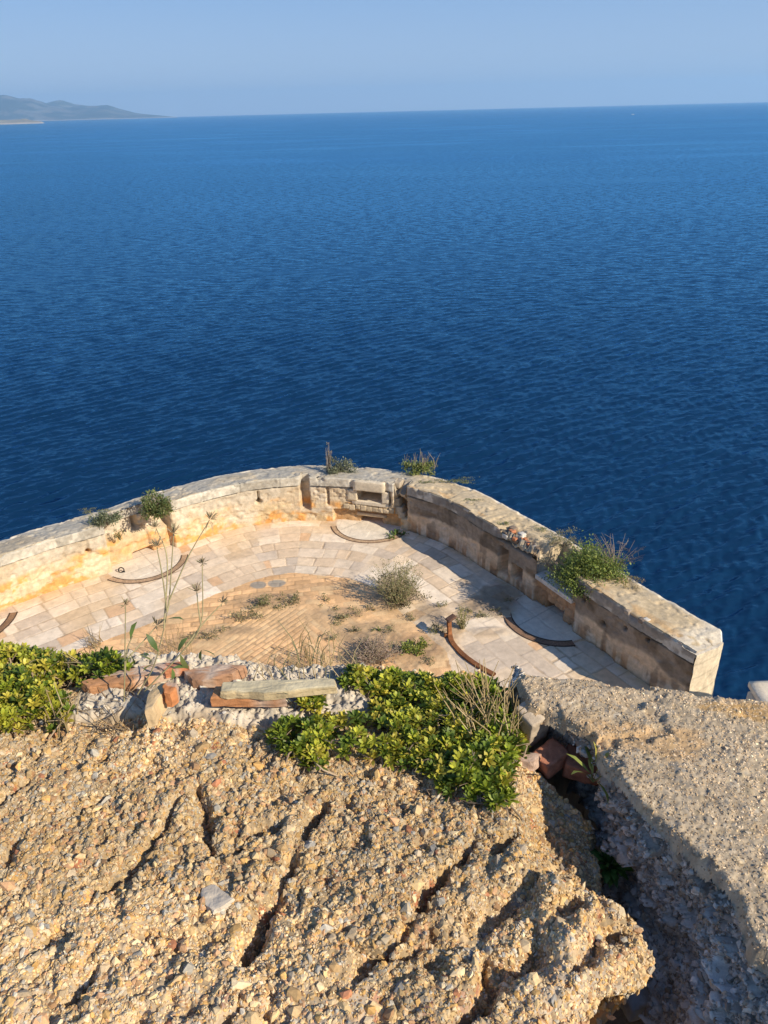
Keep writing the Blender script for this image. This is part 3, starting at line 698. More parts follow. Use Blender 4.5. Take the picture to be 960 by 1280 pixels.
# ------------------------------------------------------------------ iron traversing rails
def gun_rail(pts, label, width, bedcol, edgecol, ext=(0, 0)):
    p = [at(x, y, FLOOR)[:2] for x, y in pts]
    c, r = circ3(*p)
    a = [math.atan2(q[1] - c[1], q[0] - c[0]) for q in p]
    a = np.unwrap(a); a0, a1 = a[0] + ext[0], a[2] + ext[1]
    root = empty('gun_rail', (p[1][0], p[1][1], FLOOR), label, 'rail', 'curved gun rails let into the terrace')
    th = np.linspace(a0, a1, 70)
    def strip(name, r0, r1, z1, col, seed):
        prof = [(r0, -.05), (r0, z1 - .004), (r0 + .006, z1), ((r0 + r1) / 2, z1), (r1 - .006, z1), (r1, z1 - .004), (r1, -.05)]
        P = np.zeros((70, 7, 3)); C = np.zeros((70, 7, 3))
        for k, (rr, z) in enumerate(prof):
            P[:, k, 0] = c[0] + np.cos(th) * rr; P[:, k, 1] = c[1] + np.sin(th) * rr; P[:, k, 2] = FLOOR + z
            C[:, k] = np.array(col) * (.7 + .6 * fbm(th * 9, th * 0 + k * .3, seed, 3))[:, None]
        o = grid_mesh(name, P, M_rust, C, parent=root, smooth=False)
        # end caps
        V = np.concatenate([P[0], P[-1]]); 
        for e in (0, 7): raw_mesh('end_cap', V[e:e + 7], [(0, 1, 5, 6), (1, 2, 4, 5)], None, np.tile(col, (7, 1)), M_rust, o, False)
    strip('rail_bed', r - width / 2 + .022, r + width / 2 - .022, .011, bedcol, 7)
    strip('rail_flange', r - width / 2, r - width / 2 + .022, .020, edgecol, 8)
    strip('rail_flange', r + width / 2 - .022, r + width / 2, .020, edgecol, 9)
gun_rail([(138, 723), (185, 725), (231, 694)], 'curved iron rail in the pale paving below the left embrasure', .19, (.46, .31, .19), (.12, .08, .05))
gun_rail([(417, 658), (453, 677), (503, 667)], 'curved rail in front of the small window at the back of the terrace', .17, (.48, .33, .2), (.16, .10, .06))
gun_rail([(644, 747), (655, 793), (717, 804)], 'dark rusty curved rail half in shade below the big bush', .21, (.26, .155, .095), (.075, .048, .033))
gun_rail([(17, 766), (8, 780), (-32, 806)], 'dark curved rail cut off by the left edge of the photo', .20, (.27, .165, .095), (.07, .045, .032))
def bent_rail():
    pts = [(562, 796), (566, 806), (580, 821), (600, 835), (618, 845)]
    fl = [at(x, y, FLOOR) for x, y in pts]
    top = fl[0] + np.array([-.02, .0, .50])
    root = empty('bent_rail', fl[0], 'rusty iron rail torn from the paving, one end bent upright like a post', 'rail')
    path = catmull(np.array([top, top * .6 + fl[0] * .4, fl[0] + np.array([.0, -.03, .10]), fl[1] + np.array([0, 0, .04]), fl[2] + np.array([0, 0, .035]), fl[3] + np.array([0, 0, .03]), fl[4] + np.array([0, 0, .03])]), 14)
    T = np.gradient(path, axis=0); T /= np.linalg.norm(T, axis=1)[:, None]
    side = np.array([.75, .62, 0]) ; side = side - T * (T @ side)[:, None]; side /= np.linalg.norm(side, axis=1)[:, None]
    nn = np.cross(T, side)
    w2, h2 = .055, .025
    P = np.stack([path + side * a * w2 + nn * b * h2 for a, b in ((-1, -1), (1, -1), (1, 1), (-1, 1), (-1, -1))], 1)
    C = np.ones(P.shape) * np.array([.24, .095, .035]) * (.6 + .8 * fbm(np.arange(len(path))[:, None] / 4., np.arange(5)[None] * .6, 3, 3))[..., None]
    grid_mesh('rail_bar', P, M_rust, C, parent=root, smooth=False)
    rough_block('end_plate', top + np.array([.04, 0, .03]), (.24, .15, .05), np.array([[.8, .5, .25], [-.5, .85, 0], [-.2, -.1, .95]]), (.13, .07, .045), M_rust, root, 3, 6, .08, .2)
    rough_block('bolt_lug', fl[0] + np.array([-.07, -.02, .06]), (.13, .08, .10), np.eye(3), (.26, .11, .04), M_rust, root, 4, 6, .1, .4)
bent_rail()
def iron_ring():
    p = at(152, 715, FLOOR); root = empty('iron_ring', p, 'small black iron ring standing in the paving by the left embrasure', 'ring')
    mb = MB(); th = np.linspace(0, 2 * np.pi, 20)
    pts = np.stack([p[0] + .075 * np.cos(th), p[1] + .02 * np.sin(th), p[2] + .06 + .07 * np.sin(th)], -1)
    mb.tube(pts, .016, (.02, .018, .016), 6); mb.build('hoop', M_rust, root)
    rough_block('staple', p + np.array([.06, 0, .012]), (.06, .05, .03), np.eye(3), (.03, .025, .02), M_rust, root, 2, 4, .05)
iron_ring()

# ------------------------------------------------------------------ foreground ruin
ZC, ZS = -1.5, -1.41
def poly_sd(X, Y, pts):
    """signed distance to an open polyline; positive on the right-hand side of its direction"""
    best = np.full(X.shape, 1e9); sg = np.zeros(X.shape)
    for i in range(len(pts) - 1):
        a = pts[i]; b = pts[i + 1]; ab = b - a; L2 = ab @ ab
        t = ((X - a[0]) * ab[0] + (Y - a[1]) * ab[1]) / L2
        if i == 0: t = np.minimum(t, 1)
        elif i == len(pts) - 2: t = np.maximum(t, 0)
        else: t = np.clip(t, 0, 1)
        if i == 0 and len(pts) == 2: pass
        qx = X - a[0] - t * ab[0]; qy = Y - a[1] - t * ab[1]; d2 = qx * qx + qy * qy
        m = d2 < best; best = np.where(m, d2, best); sg = np.where(m, ab[0] * qy - ab[1] * qx, sg)
    return np.sqrt(best) * np.where(sg > 0, -1, 1)
def PL(pts, z): return np.array([at(x, y, z)[:2] for x, y in pts])
FG_ST = .0034
fx = np.arange(-1.8, 2.3, FG_ST); fy = np.arange(.50, 2.25, FG_ST)
FX, FY = np.meshgrid(fx, fy, indexing='ij')
wob1 = .018 * (fbm(FX * 9, FY * 9, 501, 4) - .5); wob2 = .03 * (fbm(FX * 5, FY * 5, 503, 4) - .5)
E_ = PL([(612, 800), (642, 838), (660, 880), (700, 896), (740, 915), (756, 950), (797, 1000), (842, 1042), (892, 1082), (926, 1117), (936, 1158), (944, 1180), (976, 1203), (1030, 1275), (1070, 1500)], ZS)
LC = PL([(600, 800), (625, 850), (648, 905), (668, 950), (705, 962), (742, 985), (752, 1030), (757, 1075), (775, 1115), (790, 1150), (815, 1190), (806, 1215), (760, 1235), (728, 1275), (700, 1400), (690, 1600)], ZC)
B_ = PL([(640, 850), (665, 910), (700, 950), (748, 1000), (766, 1060), (772, 1100), (800, 1160), (835, 1220), (850, 1290), (870, 1500)], -1.78)
sdE = -poly_sd(FX, FY, E_) + wob2
sdL = poly_sd(FX, FY, LC) + wob2 * 1.3
sdB = -poly_sd(FX, FY, B_) + wob1

def splat(Z, C, zone, n, rmin, rmax, pal, prot, xr, yr, seed, flat=.6, power=2.0, tight=0):
    """angular pebbles pressed into a height field"""
    g = np.random.default_rng(seed)
    cx = g.uniform(*xr, n); cy = g.uniform(*yr, n)
    rr = rmin * (rmax / rmin) ** (g.random(n) ** power)
    order = np.argsort(rr); el = g.uniform(.5, .95, n); th = g.uniform(0, np.pi, n)
    pi_ = g.integers(0, len(pal), n); br = g.uniform(.78, 1.2, n)
    pl = g.normal(0, .55, (n, 4, 2)); pc = g.uniform(.25, .9, (n, 4)); tilt = g.normal(0, .30, (n, 2))
    H0 = Z.copy()
    for k in order:
        i0 = int((cx[k] - fx[0]) / FG_ST); j0 = int((cy[k] - fy[0]) / FG_ST); h = int(rr[k] / FG_ST) + 2
        if i0 < h or j0 < h or i0 >= len(fx) - h or j0 >= len(fy) - h or not zone[i0, j0]: continue
        s = (slice(i0 - h, i0 + h + 1), slice(j0 - h, j0 + h + 1))
        dx = FX[s] - cx[k]; dy = FY[s] - cy[k]; c, sn = math.cos(th[k]), math.sin(th[k])
        p = (dx * c + dy * sn) / rr[k]; q = (-dx * sn + dy * c) / (rr[k] * el[k])
        r3 = np.abs(p) ** 3 + np.abs(q) ** 3
        top = flat * (1 - r3)
        for m in range(4): top = np.minimum(top, pc[k, m] + pl[k, m, 0] * p + pl[k, m, 1] * q)
        top = top + tilt[k, 0] * p + tilt[k, 1] * q
        zt = H0[i0, j0] * .5 + H0[s] * .5 + rr[k] * prot * top - rr[k] * .05
        m = (r3 < 1) & (zt > Z[s] - .0015)
        if not m.any(): continue
        Z[s] = np.where(m, np.maximum(zt, Z[s]), Z[s])
        C[s] = np.where(m[..., None], np.array(pal[pi_[k]]) * br[k], C[s])

_ico = []
_t = (1 + 5 ** .5) / 2
ICO_V = np.array([(-1, _t, 0), (1, _t, 0), (-1, -_t, 0), (1, -_t, 0), (0, -1, _t), (0, 1, _t), (0, -1, -_t), (0, 1, -_t), (_t, 0, -1), (_t, 0, 1), (-_t, 0, -1), (-_t, 0, 1)]) / math.sqrt(1 + _t * _t)
ICO_F = np.array([(0, 11, 5), (0, 5, 1), (0, 1, 7), (0, 7, 10), (0, 10, 11), (1, 5, 9), (5, 11, 4), (11, 10, 2), (10, 7, 6), (7, 1, 8), (3, 9, 4), (3, 4, 2), (3, 2, 6), (3, 6, 8), (3, 8, 9), (4, 9, 5), (2, 4, 11), (6, 2, 10), (8, 6, 7), (9, 8, 1)])
OCT_V = np.array([(1, 0, 0), (-1, 0, 0), (0, 1, 0), (0, -1, 0), (0, 0, 1), (0, 0, -1)], float)
OCT_F = np.array([(0, 2, 4), (2, 1, 4), (1, 3, 4), (3, 0, 4), (2, 0, 5), (1, 2, 5), (3, 1, 5), (0, 3, 5)])
def pebbles(name, pos, nrm, r, pal, mat, parent, seed, sink=.25, flat=(.45, .85), tilt=.45, BV=ICO_V, BF=ICO_F, tint=None):
    """angular bits of stone lying half sunk in a surface"""
    g = np.random.default_rng(seed); n = len(pos)
    q_ = len(BV); T = BV[None] * g.uniform(.72, 1.2, (32, q_, 1)) + g.normal(0, .09, (32, q_, 3))
    sh = T[g.integers(0, 32, n)]
    sc_ = np.stack([g.uniform(.85, 1.35, n), g.uniform(.65, 1.0, n), g.uniform(*flat, n)], -1)
    L = sh * (sc_ * r[:, None])[:, None]
    nn = nrm + g.normal(0, tilt, (n, 3)); nn /= np.linalg.norm(nn, axis=1)[:, None]
    a = g.normal(0, 1, (n, 3)); a -= nn * np.sum(a * nn, 1)[:, None]; a /= np.linalg.norm(a, axis=1)[:, None]; b = np.cross(nn, a)
    W_ = L[..., 0:1] * a[:, None] + L[..., 1:2] * b[:, None] + L[..., 2:3] * nn[:, None]
    V = pos[:, None] + W_ - (nrm * (r * sc_[:, 2] * sink)[:, None])[:, None]
    c = np.array(pal)[g.integers(0, len(pal), n)] * g.uniform(.72, 1.18, (n, 1))
    if tint is not None: c = c * tint
    F = (BF[None] + (np.arange(n) * q_)[:, None, None]).reshape(-1, 3)
    o = raw_mesh(name, V.reshape(-1, 3), None, F, np.repeat(np.clip(c, .01, .9), q_, 0), mat, parent, False)
    return tag(o, kind='stuff')
def patchy(p, seed, amt=.4):
    a = fbm(p[:, 0] * 3.2, p[:, 1] * 3.2, seed, 4); b = fbm(p[:, 0] * 7, p[:, 1] * 7, seed + 3, 3)
    t = (1 - amt / 2 + amt * sstep(.3, .7, a))[:, None] * np.ones((1, 3))
    return lerp(t, t * np.array([.97, .985, 1.0]), sstep(.48, .62, b)[:, None])
def scatter(Z, ok, n, seed, cap=2.5):
    """n points over the height field with their normals, even over its true area"""
    g = np.random.default_rng(seed); gx, gy = np.gradient(Z, FG_ST)
    i = g.integers(1, len(fx) - 1, n * 4); j = g.integers(1, len(fy) - 1, n * 4)
    ar = np.sqrt(1 + gx[i, j] ** 2 + gy[i, j] ** 2)
    k = ok[i, j] & (g.random(n * 4) < np.minimum(ar, cap) / cap); i = i[k][:n]; j = j[k][:n]
    nr = np.stack([-gx[i, j], -gy[i, j], np.ones(len(i))], -1); nr /= np.linalg.norm(nr, axis=1)[:, None]
    p = np.stack([fx[i] + g.uniform(-.5, .5, len(i)) * FG_ST, fy[j] + g.uniform(-.5, .5, len(i)) * FG_ST, Z[i, j]], -1)
    return p, nr, i, j
PAL_C = [(.50, .36, .19), (.46, .31, .14), (.56, .43, .26), (.60, .50, .35), (.40, .28, .15), (.52, .33, .13), (.44, .36, .26), (.50, .40, .27), (.36, .31, .25), (.55, .42, .24), (.48, .30, .18), (.30, .19, .11), (.58, .47, .31), (.42, .40, .36), (.50, .37, .22)]
PAL_C = [tuple(np.array(q) * (1.15, 1.06, .90)) for q in PAL_C]
PAL_S = [(.42, .34, .24), (.38, .31, .22), (.46, .38, .28), (.34, .28, .21), (.50, .43, .33), (.36, .28, .18), (.30, .27, .23), (.44, .35, .23)]

# ---- rubble conglomerate on the left
def build_conglomerate():
    n1 = fbm(FX * 2.6, FY * 2.6, 511, 4); n2 = fbm(FX * 8, FY * 8, 513, 4); n3 = fbm(FX * 28, FY * 28, 515, 3); n4 = fbm(FX * 90, FY * 90, 516, 2)
    Z = ZC + .05 * (n1 - .5) + .03 * (n2 - .5) + .014 * (n3 - .5) + .006 * (n4 - .5)
    Z = Z + .019 * (fbm(FX * 15, FY * 15, 514, 4) - .5) - .014 * sstep(.60, .69, fbm(FX * 13, FY * 13, 512, 4)) - .006 * sstep(.60, .68, fbm(FX * 34, FY * 34, 518, 3))
    C = np.ones(FX.shape + (3,)) * np.array([.37, .28, .17]); C = C * (.65 + .7 * n3)[..., None]
    # worn steps and cracks that run away to the upper right
    for (pts, wdt, dep) in [([(402, 1008), (385, 1040), (350, 1090), (318, 1150), (308, 1185)], .024, .055), ([(592, 1050), (560, 1085), (520, 1135), (490, 1180), (470, 1200)], .024, .05),
                            ([(245, 985), (247, 1020), (258, 1052)], .022, .05), ([(262, 1075), (300, 1060), (345, 1030)], .016, .03), ([(215, 1010), (195, 1040), (160, 1085), (120, 1120)], .016, .035),
                            ([(700, 1080), (670, 1100), (640, 1135), (620, 1145)], .036, .045), ([(715, 1130), (690, 1150), (655, 1190), (635, 1215)], .032, .04), ([(20, 1050), (0, 1085)], .02, .03),
                            ([(30, 985), (10, 1000), (-20, 1020)], .015, .03), ([(330, 1090), (322, 1130), (310, 1180), (290, 1250)], .018, .035), ([(150, 1190), (120, 1215), (95, 1240)], .018, .035), ([(640, 1040), (620, 1060)], .03, .05),
                            ([(540, 1170), (490, 1200), (460, 1190)], .02, .03), ([(330, 1262), (300, 1240), (280, 1270)], .02, .05), ([(610, 1210), (600, 1250), (570, 1290)], .025, .05), ([(140, 980), (100, 1010)], .015, .03), ([(775, 1170), (740, 1180), (720, 1210)], .03, .04)]:
        p = PL(pts, ZC); sd = poly_sd(FX, FY, p)
        # finite length: fade past the ends
        mid = p.mean(0); half = np.linalg.norm(p[0] - p[-1]) / 2
        fade = sstep(1.25, .85, np.hypot(FX - mid[0], FY - mid[1]) / (half + .02))
        s2 = sd + .05 * (fbm(FX * 16, FY * 16, 517, 4) - .5)
        wv = wdt * .7 * (.3 + 1.2 * fbm(FX * 14, FY * 14, 519, 2))
        gr = np.exp(-(s2 / wv) ** 2)
        step_ = np.where(s2 > 0, 1, 0) * np.exp(-np.abs(s2) / (wdt * 3)) * .3
        Z = Z + fade * dep * .8 * (step_ - gr * (.1 + 1.5 * sstep(.28, .5, fbm(FX * 10, FY * 10, 520, 3))))
    # lumps on the right-hand shoulder
    for (px, py, r, h) in [(725, 1120, .10, .03), (760, 1190, .10, .012), (690, 1200, .10, .025), (660, 1090, .07, .02)]:
        p = at(px, py, ZC); Z = Z + h * np.exp(-(((FX - p[0]) / r) ** 2 + ((FY - p[1]) / r) ** 2) ** 1.5)
    pd = at(728, 1030, ZC); Z = Z - .12 * np.exp(-(((FX - pd[0]) / .13) ** 2 + ((FY - pd[1]) / .19) ** 2) ** 2)
    # white lime mortar bed along the far edge
    mp = PL([(20, 842), (85, 858), (200, 838), (300, 838), (400, 850), (470, 860)], ZC)
    mort = np.zeros(FX.shape)
    pc = PL([(88, 905), (180, 893), (330, 912), (400, 905), (462, 896)], ZC)
    near = np.interp(FX, pc[:, 0], pc[:, 1]) + .05 * (fbm(FX * 12, FY * 12, 523, 3) - .5)
    x0, x1 = pc[0, 0], pc[-1, 0]
    mort = sstep(near - .03, near + .03, FY + .03 * (n3 - .5)) * sstep(x0 - .05, x0 + .02, FX) * sstep(x1 + .03, x1 - .03, FX)
    mz = ZC + .012 + .035 * (fbm(FX * 16, FY * 16, 525, 4) - .4) + .030 * (fbm(FX * 45, FY * 45, 527, 3) - .5) + .016 * (fbm(FX * 120, FY * 120, 528, 2) - .5)
    bz = at(640, 1260, ZC)                                                 # pale leached patch near the viewer
    leach = sstep(.42, .62, fbm(FX * 6, FY * 6, 529, 4) + .35 * sstep(1.02, .80, FY) - .12) * sstep(1.08, .9, FY)
    zone = (mort < .5) & (sdL > -.10)
    # two passes: gravel, then a scatter of bigger stones
    vis = ((-1.5, .80), (.55, 2.1))
    splat(Z, C, zone, 5200, .010, .020, PAL_C + [(.50, .38, .24), (.22, .20, .17), (.36, .15, .08)], .7, *vis, 43, .8, 1.8)
    splat(Z, C, zone, 120, .020, .034, PAL_C + [(.25, .23, .21), (.60, .50, .38), (.42, .25, .17)], .5, *vis, 47, .7, 2.0)
    C = lerp(C, np.array([.50, .43, .36]) * (.75 + .5 * n3)[..., None], (leach * .55 * (.4 + .6 * sstep(.35, .6, n3)))[..., None])
    Z = lerp(Z, np.maximum(mz, ZC - .02), mort)
    mc = np.array([.53, .475, .395]) * (.55 + .8 * fbm(FX * 40, FY * 40, 531, 3))[..., None]
    mc = lerp(mc, np.array([.42, .35, .27]), sstep(.60, .70, fbm(FX * 22, FY * 22, 533, 3))[..., None] * .6)
    C = lerp(C, mc, mort[..., None])
    # break-off into the fissure
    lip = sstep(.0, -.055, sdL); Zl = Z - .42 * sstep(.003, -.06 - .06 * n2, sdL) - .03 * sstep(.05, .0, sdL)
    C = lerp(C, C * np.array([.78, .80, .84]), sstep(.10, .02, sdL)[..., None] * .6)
    # red brick courses showing in the hollow beside the slab
    far = PL([(-700, 790), (-100, 806), (60, 815), (220, 822), (300, 826), (350, 838), (430, 832), (540, 836), (640, 842), (900, 850)], ZC)
    ye = np.interp(FX, far[:, 0], far[:, 1]) + .035 * (fbm(FX * 7, FX * 0 + 3, 535, 3) - .5)
    over = np.maximum(FY - ye, 0)
    s0 = poly_sd(FX, FY, LC); g0, g1 = np.gradient(s0, FG_ST)
    und = np.minimum(.75 * np.maximum(Z - .03 - Zl, 0), .30) * sstep(1.30, 1.05, FY)            # the rim overhangs the hollow
    P = np.stack([FX + g0 * und, np.minimum(FY, ye) + .05 * over + g1 * und, np.where(over > 0, Zl - 6 * over - .02 * sstep(0, .01, over), Zl)], -1)
    keep = (sdL > -.13) & (over < .30)
    root = empty('rubble_wall_top', (-.3, 1.2, ZC - .3), 'eroded top of a rubble concrete wall, ochre gravel set in tan mortar, in the foreground', 'wall')
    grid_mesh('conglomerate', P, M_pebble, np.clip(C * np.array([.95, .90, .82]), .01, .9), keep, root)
    okp = (mort < .35) & (sdL > .004) & (over <= 0) & (FX > -1.78) & (FX < .85) & (FY > .55)
    p, nr, i, j = scatter(Zl, okp, 105000, 71)
    g = np.random.default_rng(5); r = .0031 * (.0092 / .0031) ** (g.random(len(p)) ** 1.7)
    lc_ = leach[i, j] > .55
    k = ~lc_ | (g.random(len(p)) < .8)
    wornm = fbm(p[:, 0] * 9, p[:, 1] * 9, 541, 4); k &= (wornm < .60) | (g.random(len(p)) < .35)
    pebbles('gravel', p[k], nr[k], r[k] * (.74 + .46 * fbm(p[k, 0] * 5, p[k, 1] * 5, 543, 3)), PAL_C, M_pebble, root, 72, tint=patchy(p[k], 545, .3))
    p, nr, i, j = scatter(Zl, okp, 130000, 171); pebbles('gravel', p, nr, .0024 * (.0050 / .0024) ** g.random(len(p)), PAL_C, M_pebble, root, 172, .1, tint=patchy(p, 545, .3), BV=OCT_V, BF=OCT_F)
    p, nr, i, j = scatter(Zl, okp, 1900, 73); r = .0095 * 2.0 ** (g.random(len(p)) ** 2)
    pebbles('gravel', p, nr, r, PAL_C + [(.58, .46, .30), (.26, .24, .21), (.42, .18, .09)], M_pebble, root, 74, .35)
    ii, jj = np.nonzero((sdL > -.075) & (sdL <= .006) & (over <= 0)); g = np.random.default_rng(6); k = g.integers(0, len(ii), 9000); ii = ii[k]; jj = jj[k]
    ga = np.gradient(P, axis=0); gb = np.gradient(P, axis=1); nq = np.cross(ga[ii, jj], gb[ii, jj]); nq /= np.linalg.norm(nq, axis=1)[:, None] + 1e-9
    pebbles('gravel', P[ii, jj], nq, .0035 * 2.8 ** (g.random(9000) ** 1.5), PAL_C, M_pebble, root, 77, .2)
    okm = (mort > .6) & (over <= 0)
    p, nr, i, j = scatter(Zl, okm, 16000, 75); r = .003 * 2.4 ** (g.random(len(p)) ** 2)
    pebbles('gravel', p, nr, r, [(.52, .46, .38), (.58, .53, .45), (.42, .35, .26), (.36, .32, .27)], M_pebble, root, 76, .3)
    return Zl, root
ZCON, ROOT_C = build_conglomerate()

# ---- the smoother concrete slab on the right
def build_slab():
    n1 = fbm(FX * 2, FY * 2, 551, 4); n2 = fbm(FX * 9, FY * 9, 553, 4); n3 = fbm(FX * 45, FY * 45, 555, 3); n4 = fbm(FX * 130, FY * 130, 556, 2)
    Z = ZS + .018 * (n1 - .5) + .010 * (n2 - .5) + .006 * (n3 - .5) + .005 * (n4 - .5)
    C = np.ones(FX.shape + (3,)) * np.array([.44, .355, .25]); C = C * (.6 + .8 * n3)[..., None]
    splat(Z, C, (sdE > -.01), 5000, .006, .013, PAL_S + [(.52, .42, .28)], .45, (.28, 2.0), (.55, 2.05), 63, .5, 2.0)
    Z = Z - .012 * sstep(.60, .66, fbm(FX * 6, FY * 6, 558, 4)); C = C * (.8 + .4 * fbm(FX * 4, FY * 4, 559, 4))[..., None]
    og = sstep(.60, .68, fbm(FX * 3 + 5, FY * 7, 557, 4)); C = lerp(C, C * np.array([1.12, .88, .6]), (og * .7)[..., None])
    for (px, py, rx, ry) in [(925, 880, .11, .022), (940, 890, .06, .02)]:
        p = at(px, py, ZS); e = np.hypot((FX - p[0]) / rx, (FY - p[1]) / ry); C = lerp(C, np.array([.42, .26, .10]), (sstep(1.1, .7, e + .8 * (n2 - .5)) * .8)[..., None])
    Z = Z - .028 * sstep(.014, -.004, sdE + .010 * (n3 - .5)) - .022 * sstep(.56, .64, fbm(FX * 14, FY * 14, 560, 3)) * sstep(.05, .0, sdE)
    far = PL([(560, 834), (640, 838), (760, 848), (860, 858), (960, 868), (1100, 882), (1600, 930)], ZS)
    ye = np.interp(FX, far[:, 0], far[:, 1]) + .012 * (fbm(FX * 9, FX * 0 + 3, 575, 3) - .5)
    over = np.maximum(FY - ye, 0)
    Z = Z - .01 * sstep(ye - .02, ye, FY)
    P = np.stack([FX, np.minimum(FY, ye) + .04 * over, np.where(over > 0, Z - 8 * over, Z)], -1)
    keep = (sdE > -.004) & (over < .30)
    root = empty('concrete_slab', (1.0, 1.3, ZS - .3), 'smoother grey-beige concrete slab with fine aggregate, its broken flank above the dark fissure', 'slab')
    grid_mesh('slab_body', P, M_slab, np.clip(C * np.array([.95, .92, .86]), .01, .9), keep, root)
    p, nr, i, j = scatter(Z, (sdE > .004) & (over <= 0) & (FX < 1.75), 150000, 81); g = np.random.default_rng(9)
    r = .0025 * (.0056 / .0025) ** (g.random(len(p)) ** 1.6)
    pc_ = np.array([.95, .92, .86])
    pebbles('aggregate', p, nr, r, [tuple(np.array(q) * (1.28, 1.14, .96)) for q in PAL_S + [(.62, .53, .41), (.54, .46, .35), (.20, .155, .11), (.25, .2, .14)]], M_slab, root, 82, .42, (.4, .8), .45, OCT_V, OCT_F, tint=patchy(p, 547, .5))
    # broken flank falling to the fissure: a ruled, roughened face from under the slab edge to the bottom of the crack
    def resamp(p, n):
        l = np.concatenate([[0], np.cumsum(np.linalg.norm(np.diff(p, axis=0), axis=1))]); t_ = np.linspace(0, l[-1], n)
        return np.stack([np.interp(t_, l, p[:, 0]), np.interp(t_, l, p[:, 1])], -1), t_
    NS, NT = 480, 170
    eo = E_[1:-1] + np.array([.022, .012]); Ee, se = resamp(eo, NS); Be, _ = resamp(B_, NS)
    tt = np.linspace(0, 1.25, NT)
    zt = ZS - .035; zb = -1.74
    Q = np.zeros((NS, NT, 3)); T_ = np.broadcast_to(tt, (NS, NT)); S_ = np.broadcast_to(se[:, None], (NS, NT))
    prof_x = T_ ** 1.15
    Q[..., :2] = Ee[:, None] + (Be - Ee)[:, None] * prof_x[..., None]
    Q[..., 2] = zt + (zb - zt) * T_ ** .95
    ds = np.gradient(Q, axis=0); dt = np.gradient(Q, axis=1); nn = np.cross(ds, dt); nn /= np.linalg.norm(nn, axis=-1)[..., None] + 1e-9
    if nn[..., 2].mean() < 0: nn = -nn
    m_ = T_ * .42
    lump = fbm(S_ * 11, m_ * 11, 563, 4) - .5; ridg = np.abs(fbm(S_ * 9 + 4, m_ * 16, 564, 3) - .5)
    fine = fbm(S_ * 45, m_ * 45, 565, 3) - .5; gr = fbm(S_ * 140, m_ * 140, 567, 2) - .5
    amp = sstep(0, .08, T_)
    Q = Q + nn * (amp * (.085 * lump - .10 * sstep(.05, .0, ridg) * .35 + .030 * fine + .013 * gr) + (1 - amp) * .006 * gr)[..., None]
    fc = np.array([.52, .46, .385]) * (.55 + .9 * fbm(S_ * 20, m_ * 20, 571, 4))[..., None] * (.7 + .6 * fbm(S_ * 120, m_ * 120, 572, 2))[..., None]
    fc = lerp(fc, np.array([.52, .485, .44]), sstep(.54, .66, fbm(S_ * 26, m_ * 14, 573, 3))[..., None] * .75)
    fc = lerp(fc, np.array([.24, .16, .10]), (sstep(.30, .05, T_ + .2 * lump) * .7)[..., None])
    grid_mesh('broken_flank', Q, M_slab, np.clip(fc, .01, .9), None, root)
    g = np.random.default_rng(19); ii = g.integers(2, NS - 2, 22000); jj = g.integers(4, NT - 2, 22000)
    ds = np.gradient(Q, axis=0); dt = np.gradient(Q, axis=1); nq = np.cross(ds, dt); nq /= np.linalg.norm(nq, axis=-1)[..., None] + 1e-9
    if nq[..., 2].mean() < 0: nq = -nq
    pebbles('rubble', Q[ii, jj], nq[ii, jj], .0026 * 4.6 ** (g.random(22000) ** 2.6), [(.46, .41, .34), (.38, .34, .29), (.54, .49, .41), (.42, .33, .23), (.30, .25, .20), (.58, .52, .45)], M_slab, root, 83, .35)
    return root
ROOT_S = build_slab()
def fz(x, y):
    i = int(np.clip((x - fx[0]) / FG_ST, 0, len(fx) - 1)); j = int(np.clip((y - fy[0]) / FG_ST, 0, len(fy) - 1))
    return float(ZCON[i, j])

# body of the fort below (out of sight, casts shade, seen from a step aside)
fb = empty('fort_wall', (0, 0, FLOOR), 'tall masonry face carrying the ruined wall top above the terrace', 'wall')
def box(name, lo, hi, col, parent, seed):
    lo = np.array(lo, float); hi = np.array(hi, float)
    return rough_block(name, (lo + hi) / 2, hi - lo, np.eye(3), col, M_pebble, parent, seed, 40, .010, .0, .5)
box('wall_core', (-9, -5, -36), (4.6, 1.50, -2.05), (.48, .38, .26), fb, 5)
box('wall_shoulder', (-9, -5, -2.3), (-1.77, 1.72, -1.53), (.42, .33, .21), fb, 6)
box('wall_shoulder', (2.27, -5, -2.3), (4.6, 1.55, -1.47), (.40, .33, .24), fb, 7)
box('wall_shoulder', (-1.76, -5, -2.3), (2.26, .53, -1.55), (.42, .33, .21), fb, 8)

